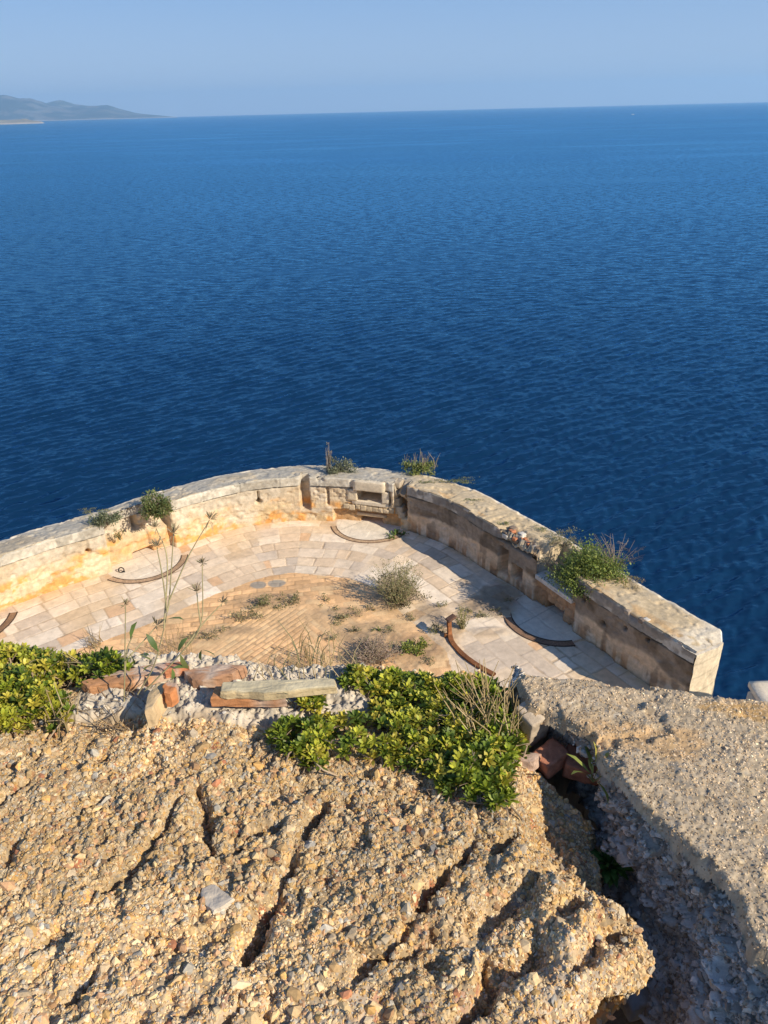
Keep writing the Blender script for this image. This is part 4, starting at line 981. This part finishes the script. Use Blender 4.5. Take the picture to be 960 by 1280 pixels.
# ---- bricks and stones bedded on the wall top
def flat_piece(name, c, outline, thick, col, mat, label, cat, group=None, tilt=(0, 0), seed=0, parent=None, topcol=None):
    """irregular slab from a plan outline (pixels, unprojected at height c), real thickness"""
    pts = PL(outline, c); cen = pts.mean(0)
    n = len(pts); K = 10
    ring = []
    dens = []
    for i in range(n):
        for t in np.linspace(0, 1, 6, endpoint=False): dens.append(pts[i] * (1 - t) + pts[(i + 1) % n] * t)
    dens = np.array(dens); m = len(dens)
    g = np.random.default_rng(seed)
    dens = dens + .008 * np.stack([fbm(dens[:, 0] * 45, dens[:, 1] * 45, seed + 1, 2) - .5, fbm(dens[:, 0] * 45, dens[:, 1] * 45, seed + 2, 2) - .5], -1)
    V = []; C = []
    for (s, z) in [(.97, -thick), (1.0, -thick * .9), (1.0, -thick * .66), (1.0, -thick * .36), (.995, -.006), (.97, 0), (.85, .001), (.7, .001), (.4, .001), (.1, .0)]:
        q = cen + (dens - cen) * s
        q = q + .006 * (np.stack([fbm(q[:, 0] * 60 + z * 300, q[:, 1] * 60, seed + 21, 2), fbm(q[:, 0] * 60, q[:, 1] * 60 + z * 300, seed + 22, 2)], -1) - .5)
        zz = c + z + .006 * (fbm(q[:, 0] * 40, q[:, 1] * 40, seed + 5, 3) - .5) * (z > -.5 * thick) + (q - cen) @ np.array(tilt)
        V.append(np.column_stack([q, zz]))
        sm = (.6 * sstep(.52, .60, fbm(q[:, 0] * 25, q[:, 1] * 25, seed + 31, 3)) * (mat is M_brick))[:, None]
        cc = np.array((.47, .40, .32)) * sm + (1 - sm) * np.array(topcol if (topcol is not None and z > -.004) else col) * (.7 + .6 * fbm(q[:, 0] * 30, q[:, 1] * 30, seed + 9, 3))[:, None]
        C.append(cc)
    V = np.array(V); C = np.array(C); k = len(V)
    idx = np.arange(k * m).reshape(k, m)
    f = np.stack([idx[:-1], np.roll(idx[:-1], -1, 1), np.roll(idx[1:], -1, 1), idx[1:]], -1).reshape(-1, 4)
    VV = np.concatenate([V.reshape(-1, 3), [[cen[0], cen[1], V[-1][:, 2].mean()]]]); CC = np.concatenate([C.reshape(-1, 3), C[-1][:1]])
    f3 = np.stack([idx[-1], np.roll(idx[-1], -1), np.full(m, k * m)], -1)
    o = raw_mesh(name, VV, f, f3, CC, mat, parent, False)
    if label: tag(o, label, cat, group)
    return o
GB = 'broken bricks bedded on the wall top'
flat_piece('broken_brick', -1.452, [(100, 852), (150, 838), (225, 824), (228, 832), (165, 852), (112, 858)], .035, (.43, .215, .10), M_brick, 'longest orange brick, lying beside the green shrub at left', 'brick', GB, seed=1)
flat_piece('broken_brick', -1.45, [(228, 838), (270, 830), (308, 832), (290, 842), (252, 851), (240, 850)], .04, (.38, .21, .12), M_brick, 'flat brownish brick lying on white mortar behind the split stone', 'brick', GB, seed=2)
flat_piece('broken_brick', -1.43, [(262, 872), (358, 872), (352, 858), (268, 858)], .035, (.45, .20, .08), M_brick, 'orange brick under the pale tan stone slab', 'brick', GB, seed=3)
flat_piece('stone_slab', -1.405, [(274, 863), (330, 866), (421, 857), (418, 848), (350, 849), (278, 853)], .028, (.47, .36, .20), M_stone, 'long flat tan stone slab lying over an orange brick', 'stone', seed=4, topcol=(.46, .39, .25))
sp_ = empty('split_stone', at(198, 872, -1.45), 'split cream stone with a red edge sunk in white mortar by the dry weeds', 'stone')
flat_piece('stone_body', -1.41, [(180, 890), (183, 868), (196, 853), (210, 854), (203, 868), (190, 886)], .06, (.50, .36, .20), M_stone, None, None, seed=5, parent=sp_, tilt=(.08, .0))
flat_piece('red_edge', -1.395, [(205, 866), (203, 857), (209, 852), (221, 853), (220, 860), (212, 866)], .05, (.48, .19, .07), M_brick, None, None, seed=6, parent=sp_)
flat_piece('broken_brick', -1.44, [(195, 832), (228, 826), (236, 832), (206, 838)], .03, (.43, .17, .08), M_brick, 'small brick corner at the far edge behind the weeds', 'brick', GB, seed=7)
GR = 'red bricks in the hollow beside the slab'
tag(rough_block('red_brick', at(688, 948, -1.545), (.085, .06, .05), np.array([[.8, .6, .1], [-.6, .8, .1], [-.1, -.1, 1]]), (.36, .15, .085), M_brick, None, 11, 12, .07, .22, .6), 'rounded red brick at the left of the hollow beside the slab', 'brick', GR)
tag(rough_block('red_brick', at(728, 956, -1.56), (.095, .075, .05), np.array([[.95, -.25, -.15], [.25, .95, .1], [.15, -.1, 1]]), (.31, .125, .07), M_brick, None, 12, 12, .07, .2, .6), 'larger red brick in shade under the slab edge', 'brick', GR)
flat_piece('red_brick', -1.50, [(645, 946), (655, 938), (678, 942), (668, 952), (652, 952)], .04, (.38, .17, .09), M_brick, 'thin red brick chip between shrub and hollow', 'brick', GR, seed=13)
pq = at(664, 903, -1.49)
tag(rough_block('corner_stone', pq, (.075, .075, .11), np.array([[.82, .55, .1], [-.5, .82, .2], [.02, -.2, .97]]), (.44, .35, .25), M_slab, None, 22, 16, .06, .45), 'pale upright stone at the left corner of the concrete slab', 'stone')
flat_piece('white_stone', -1.492, [(249, 1118), (252, 1106), (270, 1104), (294, 1126), (268, 1140), (258, 1132)], .03, (.56, .47, .36), M_stone, None, None, seed=15, parent=ROOT_C, tilt=(.1, -.1))
pq = at(795, 1250, -1.84)
rough_block('fallen_stone', pq, (.07, .06, .06), np.array([[.9, .3, 0], [-.3, .9, .1], [0, -.1, 1]]), (.38, .37, .34), M_stone, None, 21, 7, .08, .4)
tag(bpy.data.objects['fallen_stone'], 'squarish grey stone lying in the dark hollow at the bottom of the fissure', 'stone')
# ---- PLANTS
def in_poly(x, y, poly):
    c = np.zeros(len(x), bool); n = len(poly)
    for i in range(n):
        a = poly[i]; b = poly[(i + 1) % n]
        m = ((a[1] > y) != (b[1] > y)) & (x < (b[0] - a[0]) * (y - a[1]) / (b[1] - a[1] + 1e-12) + a[0]); c ^= m
    return c
def edge_dist(x, y, poly):
    d = np.full(len(x), 9.0)
    for i in range(len(poly)):
        a = poly[i]; b = poly[(i + 1) % len(poly)]; ab = b - a
        t = np.clip(((x - a[0]) * ab[0] + (y - a[1]) * ab[1]) / (ab @ ab), 0, 1)
        d = np.minimum(d, np.hypot(x - a[0] - t * ab[0], y - a[1] - t * ab[1]))
    return d
def pick(cols, n, jit=.18):
    c = np.array(cols)[rng.integers(0, len(cols), n)]; return np.clip(c * rng.uniform(1 - jit, 1 + jit, (n, 1)), 0, 1)

def succulent(name, label, outline, n, height, seed, dark=.3):
    poly = PL(outline, ZC + .02); lo = poly.min(0); hi = poly.max(0)
    x = rng.uniform(lo[0], hi[0], n * 4); y = rng.uniform(lo[1], hi[1], n * 4)
    m = in_poly(x, y, poly); x = x[m]; y = y[m]
    dens = fbm(x * 9, y * 9, seed, 3); k = dens > (.31 if n > 100 else 0); x = x[k][:n]; y = y[k][:n]
    ed = edge_dist(x, y, poly); N = len(x)
    z = np.array([fz(a, b) for a, b in zip(x, y)]); z = np.maximum(z, ZC - .1)
    mound = np.minimum(height, ed * .9 + .01) * (.45 + .9 * fbm(x * 12, y * 12, seed + 1, 3))
    top = z + mound
    cen = poly.mean(0)
    root = empty(name, (cen[0], cen[1], ZC), label, 'shrub')
    lv = MB(); tw = MB()
    layers = rng.random(N) ** .6
    B0 = np.column_stack([x, y, z + mound * layers + .010])
    greens = [(.22, .27, .025), (.28, .33, .03), (.15, .20, .022), (.36, .38, .04), (.10, .145, .018), (.44, .43, .045)]
    yell = [(.50, .42, .06), (.42, .33, .07)]
    ton = fbm(x * 7, y * 7, seed + 2, 3) + .25 * rng.normal(0, .5, N)
    rc = np.where((ton > .47)[:, None], pick(greens[3:] + yell[:1] + greens[5:], N, .12), pick(greens[:3] + greens[4:5], N, .15))
    rot = rng.uniform(0, 6.28, N); rs = rng.uniform(.75, 1.25, N); ax = rng.normal(0, .35, (N, 3)); ax[:, 2] = 1; ax /= np.linalg.norm(ax, axis=1)[:, None]
    e1 = np.cross(ax, np.array([.3, .9, .1])); e1 /= np.linalg.norm(e1, axis=1)[:, None]; e2 = np.cross(ax, e1)
    for q in range(12):
        az = rot + q * 2.399; el = .25 + .95 * (q / 12.) + rng.normal(0, .12, N)
        d = (np.cos(az)[:, None] * e1 + np.sin(az)[:, None] * e2) * np.cos(el)[:, None] + ax * np.sin(el)[:, None]
        c = np.clip(rc * rng.uniform(.8, 1.2, (N, 1)) * (.8 + .4 * q / 12.), 0, 1); yl = rng.random(N) < .03; c[yl] = pick(yell, int(yl.sum()))
        lv.leaves(B0 + ax * (.010 * q / 12.) * rs[:, None], d, (.026 - .009 * q / 12.) * rs * rng.uniform(.8, 1.2, N), .0085 * rs, c, .08, up=ax)
    for i in range(N // 2):
        b = B0[i]; a = np.array([b[0] + rng.normal(0, .03), b[1] + rng.normal(0, .03), z[i] - .005])
        mid = (a + b) / 2 + rng.normal(0, .012, 3)
        tw.tube([a, mid, b], [.003, .0025, .0018], np.array([.26, .19, .12]) * rng.uniform(.6, 1.5), 4)
    for i in range(N // 3):     # dead grey twigs lying about
        j = rng.integers(N); b = B0[j]; d = rng.normal(0, 1, 3); d[2] *= .3; d /= np.linalg.norm(d)
        tw.tube([b - d * .03, b + rng.normal(0, .008, 3), b + d * .03 + rng.normal(0, .008, 3)], .0013, np.array([.24, .18, .12]) * rng.uniform(.5, 1.3), 4)
    lv.build('foliage', M_leaf, root); tw.build('twigs', M_wood, root)
succulent('green_shrub', 'low bright green fleshy-leaved shrub sprawling over the middle of the wall top', [(332, 908), (345, 932), (392, 955), (450, 942), (520, 955), (560, 985), (612, 1008), (642, 1000), (640, 965), (658, 930), (652, 880), (622, 852), (560, 845), (500, 842), (440, 842), (424, 862), (470, 872), (462, 896), (400, 898)], 900, .042, 5)
succulent('green_shrub', 'dense green fleshy-leaved shrub at the left edge of the wall top', [(-90, 820), (-90, 908), (20, 906), (78, 902), (102, 868), (140, 856), (168, 842), (140, 828), (60, 815), (0, 808)], 760, .055, 15)
succulent('green_sprig', 'small green sprig growing through the white mortar by the tan slab', [(372, 886), (378, 872), (402, 870), (405, 884), (390, 892)], 26, .03, 25)

def tuft(name, label, base, h, r, n, cols, cat='grass', lean=.35, wdt=.004, group=None, seedheads=0):
    base = np.asarray(base, float); root = empty(name, base, label, cat, group); mb = MB(); sh = MB()
    for i in range(n):
        a = rng.uniform(0, 6.28); rr = r * math.sqrt(rng.random()) * .6
        b = base + np.array([rr * math.cos(a), rr * math.sin(a), -.01])
        hh = h * rng.uniform(.4, 1.0); l = hh * lean * rng.normal(0, 1, 2)
        p = [b, b + np.array([l[0] * .25, l[1] * .25, hh * .5]), b + np.array([l[0], l[1], hh])]
        mb.tube(p, [wdt, wdt * .8, wdt * .35], pick(cols, 1)[0], 3)
        if i < seedheads:
            m = 5; sh = MB(); sh.leaves(np.tile(p[2], (m, 1)), rng.normal(0, 1, (m, 3)), hh * .07, hh * .03, pick([(.34, .26, .16), (.26, .2, .13)], m)); sh.build('seed_head', M_dry, root)
    mb.build('leaves', M_dry, root)
    return root
STRAW = [(.42, .31, .15), (.36, .26, .13), (.48, .37, .20), (.28, .21, .10)]
tuft('dry_grass_tuft', 'straw-coloured dry grass tuft standing in the right end of the green shrub', at(612, 915, ZC), .20, .16, 90, STRAW, wdt=.0026, lean=.28)
tuft('dry_grass_tuft', 'thin dry grass along the far edge left of the middle shrub', at(385, 843, ZC), .12, .28, 60, STRAW + [(.2, .2, .1)], wdt=.002, lean=.35)
tuft('dry_grass_tuft', 'few straw blades sticking out of the left shrub towards the gravel', at(78, 905, ZC), .11, .07, 18, STRAW, wdt=.003, lean=.5)
tuft('dry_grass_tuft', 'small pale dry tuft at the far edge beside the left shrub', at(120, 842, ZC), .12, .05, 22, STRAW, wdt=.0018, lean=.5)
tuft('dry_grass_tuft', 'brown dead grass at the foot of the tall dry weeds', at(150, 890, ZC), .07, .14, 60, [(.26, .18, .11), (.35, .26, .16)], wdt=.002, lean=.8)

# tall dry weeds with bristly heads
def weeds():
    base = at(168, 885, ZC); Y0 = base[1]
    root = empty('dry_weed', base, 'tall thin weed with bristly brown seed heads rising in front of the terrace', 'weed')
    st = MB(); hd = MB(); lf = MB()
    def P3(q, s): return atY(q[0], q[1], Y0 + s)
    stems = [([(155, 887), (156, 830), (157, 757)], 0.0, True), ([(172, 868), (192, 833), (204, 790), (209, 765)], .02, False), ([(209, 765), (203, 720), (196, 684)], .02, True),
             ([(209, 765), (212, 745), (217, 667)], .03, True), ([(211, 752), (235, 697), (262, 650)], .04, True), ([(181, 864), (225, 818), (251, 780), (253, 705)], .01, True),
             ([(232, 808), (255, 778), (278, 754)], .05, True), ([(160, 822), (176, 805), (196, 782)], .03, True), ([(251, 780), (248, 760), (246, 740)], .03, True), ([(205, 785), (209, 700), (195, 660)], .06, True), ([(156, 845), (159, 812), (166, 795)], .02, False)]
    for k, (pts, s, head) in enumerate(stems):
        p = catmull(np.array([P3(q, s * (i / 2.)) for i, q in enumerate(pts)]), 6)
        st.tube(p, np.linspace(.0023, .0013, len(p)), np.array([.34, .29, .15]) * rng.uniform(.8, 1.15), 5)
        if head:
            tip = p[-1]; d = p[-1] - p[-3]; d /= np.linalg.norm(d); sc = rng.uniform(.85, 1.2)
            m = 34; v = rng.normal(0, .62, (m, 3)) + d * .9
            hd = MB(); hd.leaves(np.tile(tip, (m, 1)) + v * .002, v, rng.uniform(.012, .026, m) * sc, .0026, pick([(.34, .25, .14), (.25, .19, .11), (.42, .33, .2), (.22, .20, .10)]  , m), .05); hd.build('seed_head', M_dry, root)
    for (q, dx, dz, s) in [((208, 774), -18, 4, .0), ((208, 774), 22, -2, .0), ((198, 815), -14, -22, .01), ((222, 815), 10, -18, 0), ((252, 812), 20, 8, .02), ((252, 812), -2, 16, .02), ((225, 817), 10, 22, .01),
                           ((215, 835), 22, -3, .0), ((215, 835), 2, 16, 0), ((168, 822), 18, -6, 0), ((166, 822), -16, 6, .0), ((160, 815), 10, 16, 0), ((196, 830), -18, 6, 0), ((163, 800), 6, -25, .02), ((172, 818), 20, 8, .02)]:
        a = P3(q, s); b = P3((q[0] + dx, q[1] + dz), s + rng.normal(0, .01))
        d = b - a; L = np.linalg.norm(d)
        lf.leaves([a], [d], L, L * .28, pick([(.10, .15, .04), (.14, .19, .05), (.22, .24, .07)], 1), .15)
    st.build('stems', M_wood, root); lf.build('leaves', M_leaf, root)
weeds()
# young plants in the fissure
def sprout(label, base, n, L, W, cols, up=.8, spread=.8, name='sprout'):
    base = np.asarray(base, float)
    root = empty(name, base, label, 'plant'); lv = MB(); st = MB()
    for i in range(n):
        d = np.array([rng.normal(0, spread), rng.normal(0, spread), up * rng.uniform(.5, 1.2)]); d /= np.linalg.norm(d)
        s = base + d * L * rng.uniform(.1, .5)
        lv.leaves([s], [d + np.array([0, 0, -.2])], L * rng.uniform(.6, 1.1), W * rng.uniform(.7, 1.2), pick(cols, 1), .15)
        if i % 3 == 0: st.tube([base - np.array([0, 0, .015]), s], .0016, (.16, .17, .06), 4)
    lv.build('leaves', M_leaf, root); st.build('stems', M_wood, root)
sprout('spiky young green plant at the slab edge above the red bricks', at(742, 972, -1.50), 15, .075, .013, [(.24, .27, .06), (.18, .23, .05), (.38, .34, .07)], .9, .75)
sprout('dark green plant growing down in the shaded fissure', at(762, 1085, -1.70), 70, .05, .014, [(.08, .16, .03), (.11, .2, .035)], .8, .8)

# ------------------------------------------------------------------ plants on the terrace and its wall
def bush(name, label, c, rad, n, leaf, cols, seed, cat='bush', stems=20, lump=.35, twigcol=(.2, .15, .1), group=None, sun=None):
    """leaf clumps through an uneven ellipsoid standing on c"""
    c = np.asarray(c, float); rad = np.asarray(rad, float); g = np.random.default_rng(seed)
    root = empty(name, c, label, cat, group)
    K = max(8, n // 60)
    d = g.normal(0, 1, (K, 3)); d /= np.linalg.norm(d, axis=1)[:, None]; d[:, 2] = np.abs(d[:, 2])
    rr = (g.random(K) ** .45) * (1 - lump + 2 * lump * g.random(K))
    cl = d * rr[:, None] * rad
    lv = MB(); st = MB()
    per = n // K
    for k in range(K):
        o = g.normal(0, 1, (per, 3)) * rad * .15; p = c + cl[k] + o; p[:, 2] = np.maximum(p[:, 2], c[2] + .01)
        v = g.normal(0, 1, (per, 3)) + d[k] * .8 + np.array([0, 0, .4])
        tint = g.uniform(.75, 1.25)
        lv.leaves(p, v, leaf * g.uniform(.6, 1.3, per), leaf * .42, np.clip(pick(cols, per) * tint, 0, 1), .15)
    for k in range(min(stems, K)):
        st.tube([c - np.array([0, 0, .05]), c + cl[k] * .5 + g.normal(0, .06, 3) * rad, c + cl[k]], [.012, .008, .004], np.array(twigcol) * g.uniform(.7, 1.3), 4)
    lv.build('foliage', M_leaf, root)
    if stems: st.build('stems', M_wood, root)
    return root
def wispy(name, label, base, h, r, ns, cols, leafcols, seed, leaf=.03, nl=8, cat='bush', sw=.006):
    base = np.asarray(base, float); g = np.random.default_rng(seed); root = empty(name, base, label, cat); st = MB(); lv = MB()
    for i in range(ns):
        a = g.uniform(0, 6.28); l = r * math.sqrt(g.random()); hh = h * g.uniform(.45, 1.0) * (1 - .35 * (l / r) ** 2)
        tip = base + np.array([l * math.cos(a), l * math.sin(a), hh]); b = base + np.array([.12 * l * math.cos(a), .12 * l * math.sin(a), -.03])
        mid = (b + tip) / 2 + np.array([g.normal(0, .05) * r, g.normal(0, .05) * r, .08 * hh])
        st.tube([b, mid, tip], [sw, sw * .7, sw * .4], pick(cols, 1)[0], 3)
        for _ in range(2):
            t = g.uniform(.35, .85); s = b + (tip - b) * t; e = s + np.array([g.normal(0, .16) * r, g.normal(0, .16) * r, .22 * hh * g.random()])
            st.tube([s, e], [sw * .5, sw * .3], pick(cols, 1)[0], 3)
            m = nl // 2; p = s + (e - s) * g.random((m, 1)); lv.leaves(p, g.normal(0, 1, (m, 3)) + [0, 0, .5], leaf * g.uniform(.5, 1.2, m), leaf * .4, pick(leafcols, m))
        m = nl; p = b + (tip - b) * (g.random((m, 1)) ** .7); lv.leaves(p, g.normal(0, 1, (m, 3)) + [0, 0, .6], leaf * g.uniform(.5, 1.2, m), leaf * .4, pick(leafcols, m))
    st.build('stems', M_wood, root); lv.build('foliage', M_dry, root)
OLIVE = [(.13, .15, .05), (.18, .19, .07), (.10, .12, .04), (.22, .22, .09)]
DRYL = [(.33, .27, .14), (.27, .24, .11), (.38, .30, .17), (.20, .19, .08)]
fl = lambda x, y: at(x, y, FLOOR)
wispy('dry_bush', 'tallest wispy dry bush in the middle of the terrace', fl(497, 752), 1.4, .75, 150, [(.36, .30, .16), (.28, .23, .13), (.42, .36, .2)], DRYL + OLIVE, 1, .045, 14, sw=.005)
bush('brown_scrub', 'brown scrub round the foot of the tall wispy bush', fl(503, 756), (.62, .4, .35), 900, .05, [(.22, .17, .09), (.28, .22, .12), (.16, .15, .06)], 2, stems=12)
bush('low_plant', 'straggling olive plant left of the terrace centre on bare soil', fl(338, 757), (.55, .3, .28), 700, .05, OLIVE + DRYL, 3, 'plant', 10)
bush('low_plant', 'little dark green clump just right of the straggling olive plant', fl(371, 750), (.13, .12, .16), 160, .04, OLIVE, 4, 'plant', 4)
bush('low_plant', 'thin grey-green plant in the centre of the tan brick field', fl(432, 772), (.45, .35, .22), 480, .045, OLIVE + DRYL, 5, 'plant', 10)
bush('low_plant', 'tiny green cushion on the bricks below the wispy bush', fl(473, 790), (.12, .10, .09), 120, .035, [(.12, .16, .04), (.16, .2, .05)], 6, 'plant', 0)
wispy('dry_bush', 'pinkish grey dry bush just beyond the middle shrub', fl(470, 828), .65, .62, 120, [(.34, .26, .19), (.40, .32, .25), (.28, .2, .14)], [(.40, .29, .23), (.33, .25, .18), (.25, .22, .12)], 7, .04, 16)
bush('green_plant', 'bright green leafy plant left of the upright rusty rail', fl(522, 812), (.38, .28, .36), 620, .07, [(.16, .20, .03), (.22, .26, .045), (.11, .15, .03), (.30, .30, .06)], 8, 'plant', 8)
wispy('dry_bush', 'olive tuft of thin stems beside the upright rusty rail', fl(578, 786), .8, .2, 40, [(.26, .25, .1), (.33, .28, .13)], OLIVE + DRYL, 9, .04, 8)
bush('low_plant', 'brownish clump behind the foot of the bent rusty rail', fl(547, 790), (.26, .2, .3), 320, .045, DRYL + OLIVE, 10, 'plant', 6)
bush('low_plant', 'small olive clump on dark soil right of the rusty post', fl(602, 772), (.2, .14, .16), 200, .04, OLIVE + DRYL, 11, 'plant', 4)
bush('low_plant', 'green weed at the end of the back curved rail', fl(494, 670), (.26, .2, .15), 140, .085, [(.10, .17, .035), (.15, .22, .05)], 12, 'plant', 3)
bush('low_plant', 'dry brown scrub along the soil strip at left of the brick field', fl(298, 775), (.5, .25, .22), 420, .045, DRYL, 13, 'plant', 10)
bush('low_plant', 'low dead scrub nearest the weeds on the soil strip', fl(258, 798), (.5, .2, .16), 320, .04, DRYL, 14, 'plant', 10)
tuft('dry_grass_tuft', 'upright dry grass with a few thick heads at the near edge of the brick field', fl(385, 840), .75, .9, 80, STRAW + [(.2, .2, .1)], wdt=.009, lean=.15, seedheads=20)
tuft('dry_grass_tuft', 'tuft of pale grass on the paving beyond the left shrub', fl(120, 806), .45, .3, 26, STRAW, wdt=.008, lean=.5)
tuft('dry_grass_tuft', 'sparse upright grass behind the tall weeds on the terrace', fl(215, 822), .9, .8, 60, STRAW, wdt=.006, lean=.12)
for i_, (x_, y_) in enumerate([(275, 790), (318, 768), (352, 748), (405, 752), (445, 790), (418, 800), (492, 815), (535, 830), (548, 760), (462, 762), (515, 775), (622, 768), (635, 752), (585, 765), (240, 800), (455, 810), (487, 790)]):
    s_ = rng.uniform(.14, .26)
    bush('dry_clump', 'small dry clump among the others on the bare soil of the terrace', fl(x_, y_), (s_, s_ * .8, s_ * .8), 130, .04, DRYL + OLIVE[:2], 60 + i_, 'plant', 5, group='dry clumps scattered on the terrace soil')
# on the wall
def wp(x, y, dv=0): return at(x, y, FLOOR + WH - .05 + dv)
bush('green_bush', 'round dark green bush growing out of the top of the left embrasure', wp(196, 642), (.45, .34, .50), 2600, .075, [(.085, .12, .035), (.12, .16, .045), (.17, .20, .06), (.22, .20, .07)], 21, stems=6)
bush('grey_bush', 'grey-green cushion hanging over the wall left of the round bush', wp(134, 654), (.40, .25, .32), 1500, .065, [(.18, .20, .11), (.22, .23, .13), (.13, .15, .07)], 22, stems=4)
bush('moss_mat', 'flat yellowish mat on the wall top left of the hanging cushion', wp(117, 640), (.45, .14, .08), 420, .03, [(.22, .21, .07), (.28, .25, .09)], 23, 'plant', 0)
bush('wall_plant', 'small olive plant rooted in the face of the left wall', wall_pt(U(160, 710), .15, .85), (.16, .12, .26), 260, .04, OLIVE, 24, 'plant', 2)
bush('grey_bush', 'grey-green cushion on the back wall beside tall dead stalks', wp(425, 590), (.44, .28, .40), 1700, .06, [(.20, .21, .12), (.25, .25, .15), (.15, .16, .09)], 25, stems=4)
tuft('dead_stalks', 'tall dead grey stalks standing on the back wall', wp(411, 590), .95, .12, 22, [(.22, .19, .16), (.28, .24, .2)], 'plant', .07, .011, seedheads=12)
bush('green_bush', 'bright green tuft on the crest of the back wall', wp(522, 590), (.46, .28, .34), 1500, .07, [(.15, .19, .04), (.20, .23, .06), (.26, .26, .09)], 26, stems=4)
tuft('dry_grass_tuft', 'dry stalks rising behind the bright tuft on the crest', wp(525, 585), .55, .8, 34, STRAW, wdt=.007, lean=.2, seedheads=14)
bush('moss_mat', 'long green mat along the outer edge of the right wall', wp(578, 602), (.75, .15, .08), 700, .035, [(.13, .16, .04), (.2, .2, .07), (.25, .23, .1)], 27, 'plant', 0)
for i_, (x_, y_, r_, l_) in enumerate([(532, 604, .2, 'small green mat on the wall top nearest the back crest'), (594, 627, .22, 'round green mat on the middle of the right wall top'), (628, 655, .16, 'tiny green mat by the crumbled coping'), (671, 659, .26, 'olive mat at the outer edge above the big bush')]):
    bush('moss_mat', l_, wp(x_, y_), (r_ * 1.4, r_ * .8, .05), 240, .03, [(.14, .17, .05), (.2, .21, .07)], 30 + i_, 'plant', 0)
big = wp(733, 712)
bush('green_bush', 'biggest green bush, filling the right embrasure', big + np.array([.08, -.04, -.28]), (.78, .70, .68), 14000, .065, [(.10, .14, .03), (.15, .20, .04), (.20, .25, .05), (.27, .29, .07)], 40, stems=14, lump=.25)
bush('dry_scrub', 'yellowish dry scrub behind the biggest bush', wp(703, 680), (.5, .4, .3), 800, .045, [(.26, .23, .09), (.20, .19, .08), (.32, .27, .13)], 41, stems=6)
bush('dry_scrub', 'grey twiggy scrub under the left side of the biggest bush', wp(692, 712, -.25), (.4, .35, .35), 520, .04, [(.20, .17, .10), (.15, .15, .07), (.26, .21, .13)], 42, stems=12)
wispy('dry_twigs', 'bare brown twigs behind the biggest bush against the sea', wp(768, 706), .85, .75, 34, [(.22, .16, .11), (.30, .23, .16)], [(.30, .22, .15), (.24, .18, .12)], 43, .03, 3, 'plant', .007)
bush('moss_mat', 'rusty yellow mat right of the biggest bush on the wall top', wp(785, 727), (.45, .3, .06), 420, .035, [(.36, .24, .08), (.28, .22, .08), (.2, .18, .07)], 44, 'plant', 0)

# ------------------------------------------------------------------ boat far out
def boat():
    p = at(791, 143.4, SEA); p = p * 1.0
    root = empty('motor_boat', p, 'small white motor boat far out on the sea', 'boat')
    L, Wd = 11.0, 3.4
    ys = np.linspace(-1, 1, 16); rows = []
    for t in ys:
        wv = Wd / 2 * (1 - max(t, 0) ** 2.6) * (1 if t < 0 else 1)
        wv = max(wv, .02); x = t * L / 2; sh = 1.0 + .35 * max(t, 0) ** 2
        rows.append([(x, -wv, sh), (x * .96, -wv * .75, .05), (x * .94, 0, -.3), (x * .96, wv * .75, .05), (x, wv, sh), (x, wv * .9, sh - .1), (x, 0, sh - .05), (x, -wv * .9, sh - .1), (x, -wv, sh)])
    P = np.array(rows) + p
    grid_mesh('hull', P, M_white, np.ones(P.shape) * .8, parent=root)
    rough_block('cabin', p + np.array([.3, 0, 1.6]), (2.6, 1.7, 1.3), np.eye(3), (.8, .8, .8), M_white, root, 1, 6, .01, .2, .0)
    rough_block('windscreen', p + np.array([1.5, 0, 1.7]), (.5, 1.5, .6), np.array([[.9, 0, -.4], [0, 1, 0], [.4, 0, .9]]), (.05, .07, .09), M_white, root, 2, 5, .01, .1, .0)
boat()

# ------------------------------------------------------------------ haze
def haze():
    m = bpy.data.materials.new('sea_haze'); m.use_nodes = True; t = m.node_tree
    for n in list(t.nodes):
        if n.type != 'OUTPUT_MATERIAL': t.nodes.remove(n)
    pv = t.nodes.new('ShaderNodeVolumePrincipled')
    pv.inputs['Color'].default_value = (.46, .74, 1.0, 1); pv.inputs['Density'].default_value = 6.5e-5; pv.inputs['Anisotropy'].default_value = .2
    t.links.new(pv.outputs[0], t.nodes['Material Output'].inputs['Volume'])
    s = 22500.; z0, z1 = SEA - 40, 520.
    V = [(-s, -s, z0), (s, -s, z0), (s, s, z0), (-s, s, z0), (-s, -s, z1), (s, -s, z1), (s, s, z1), (-s, s, z1)]
    F4 = [(0, 3, 2, 1), (4, 5, 6, 7), (0, 1, 5, 4), (1, 2, 6, 5), (2, 3, 7, 6), (3, 0, 4, 7)]
    o = raw_mesh('haze', V, F4, None, None, m, None, False)
    tag(o, kind='stuff')
haze()
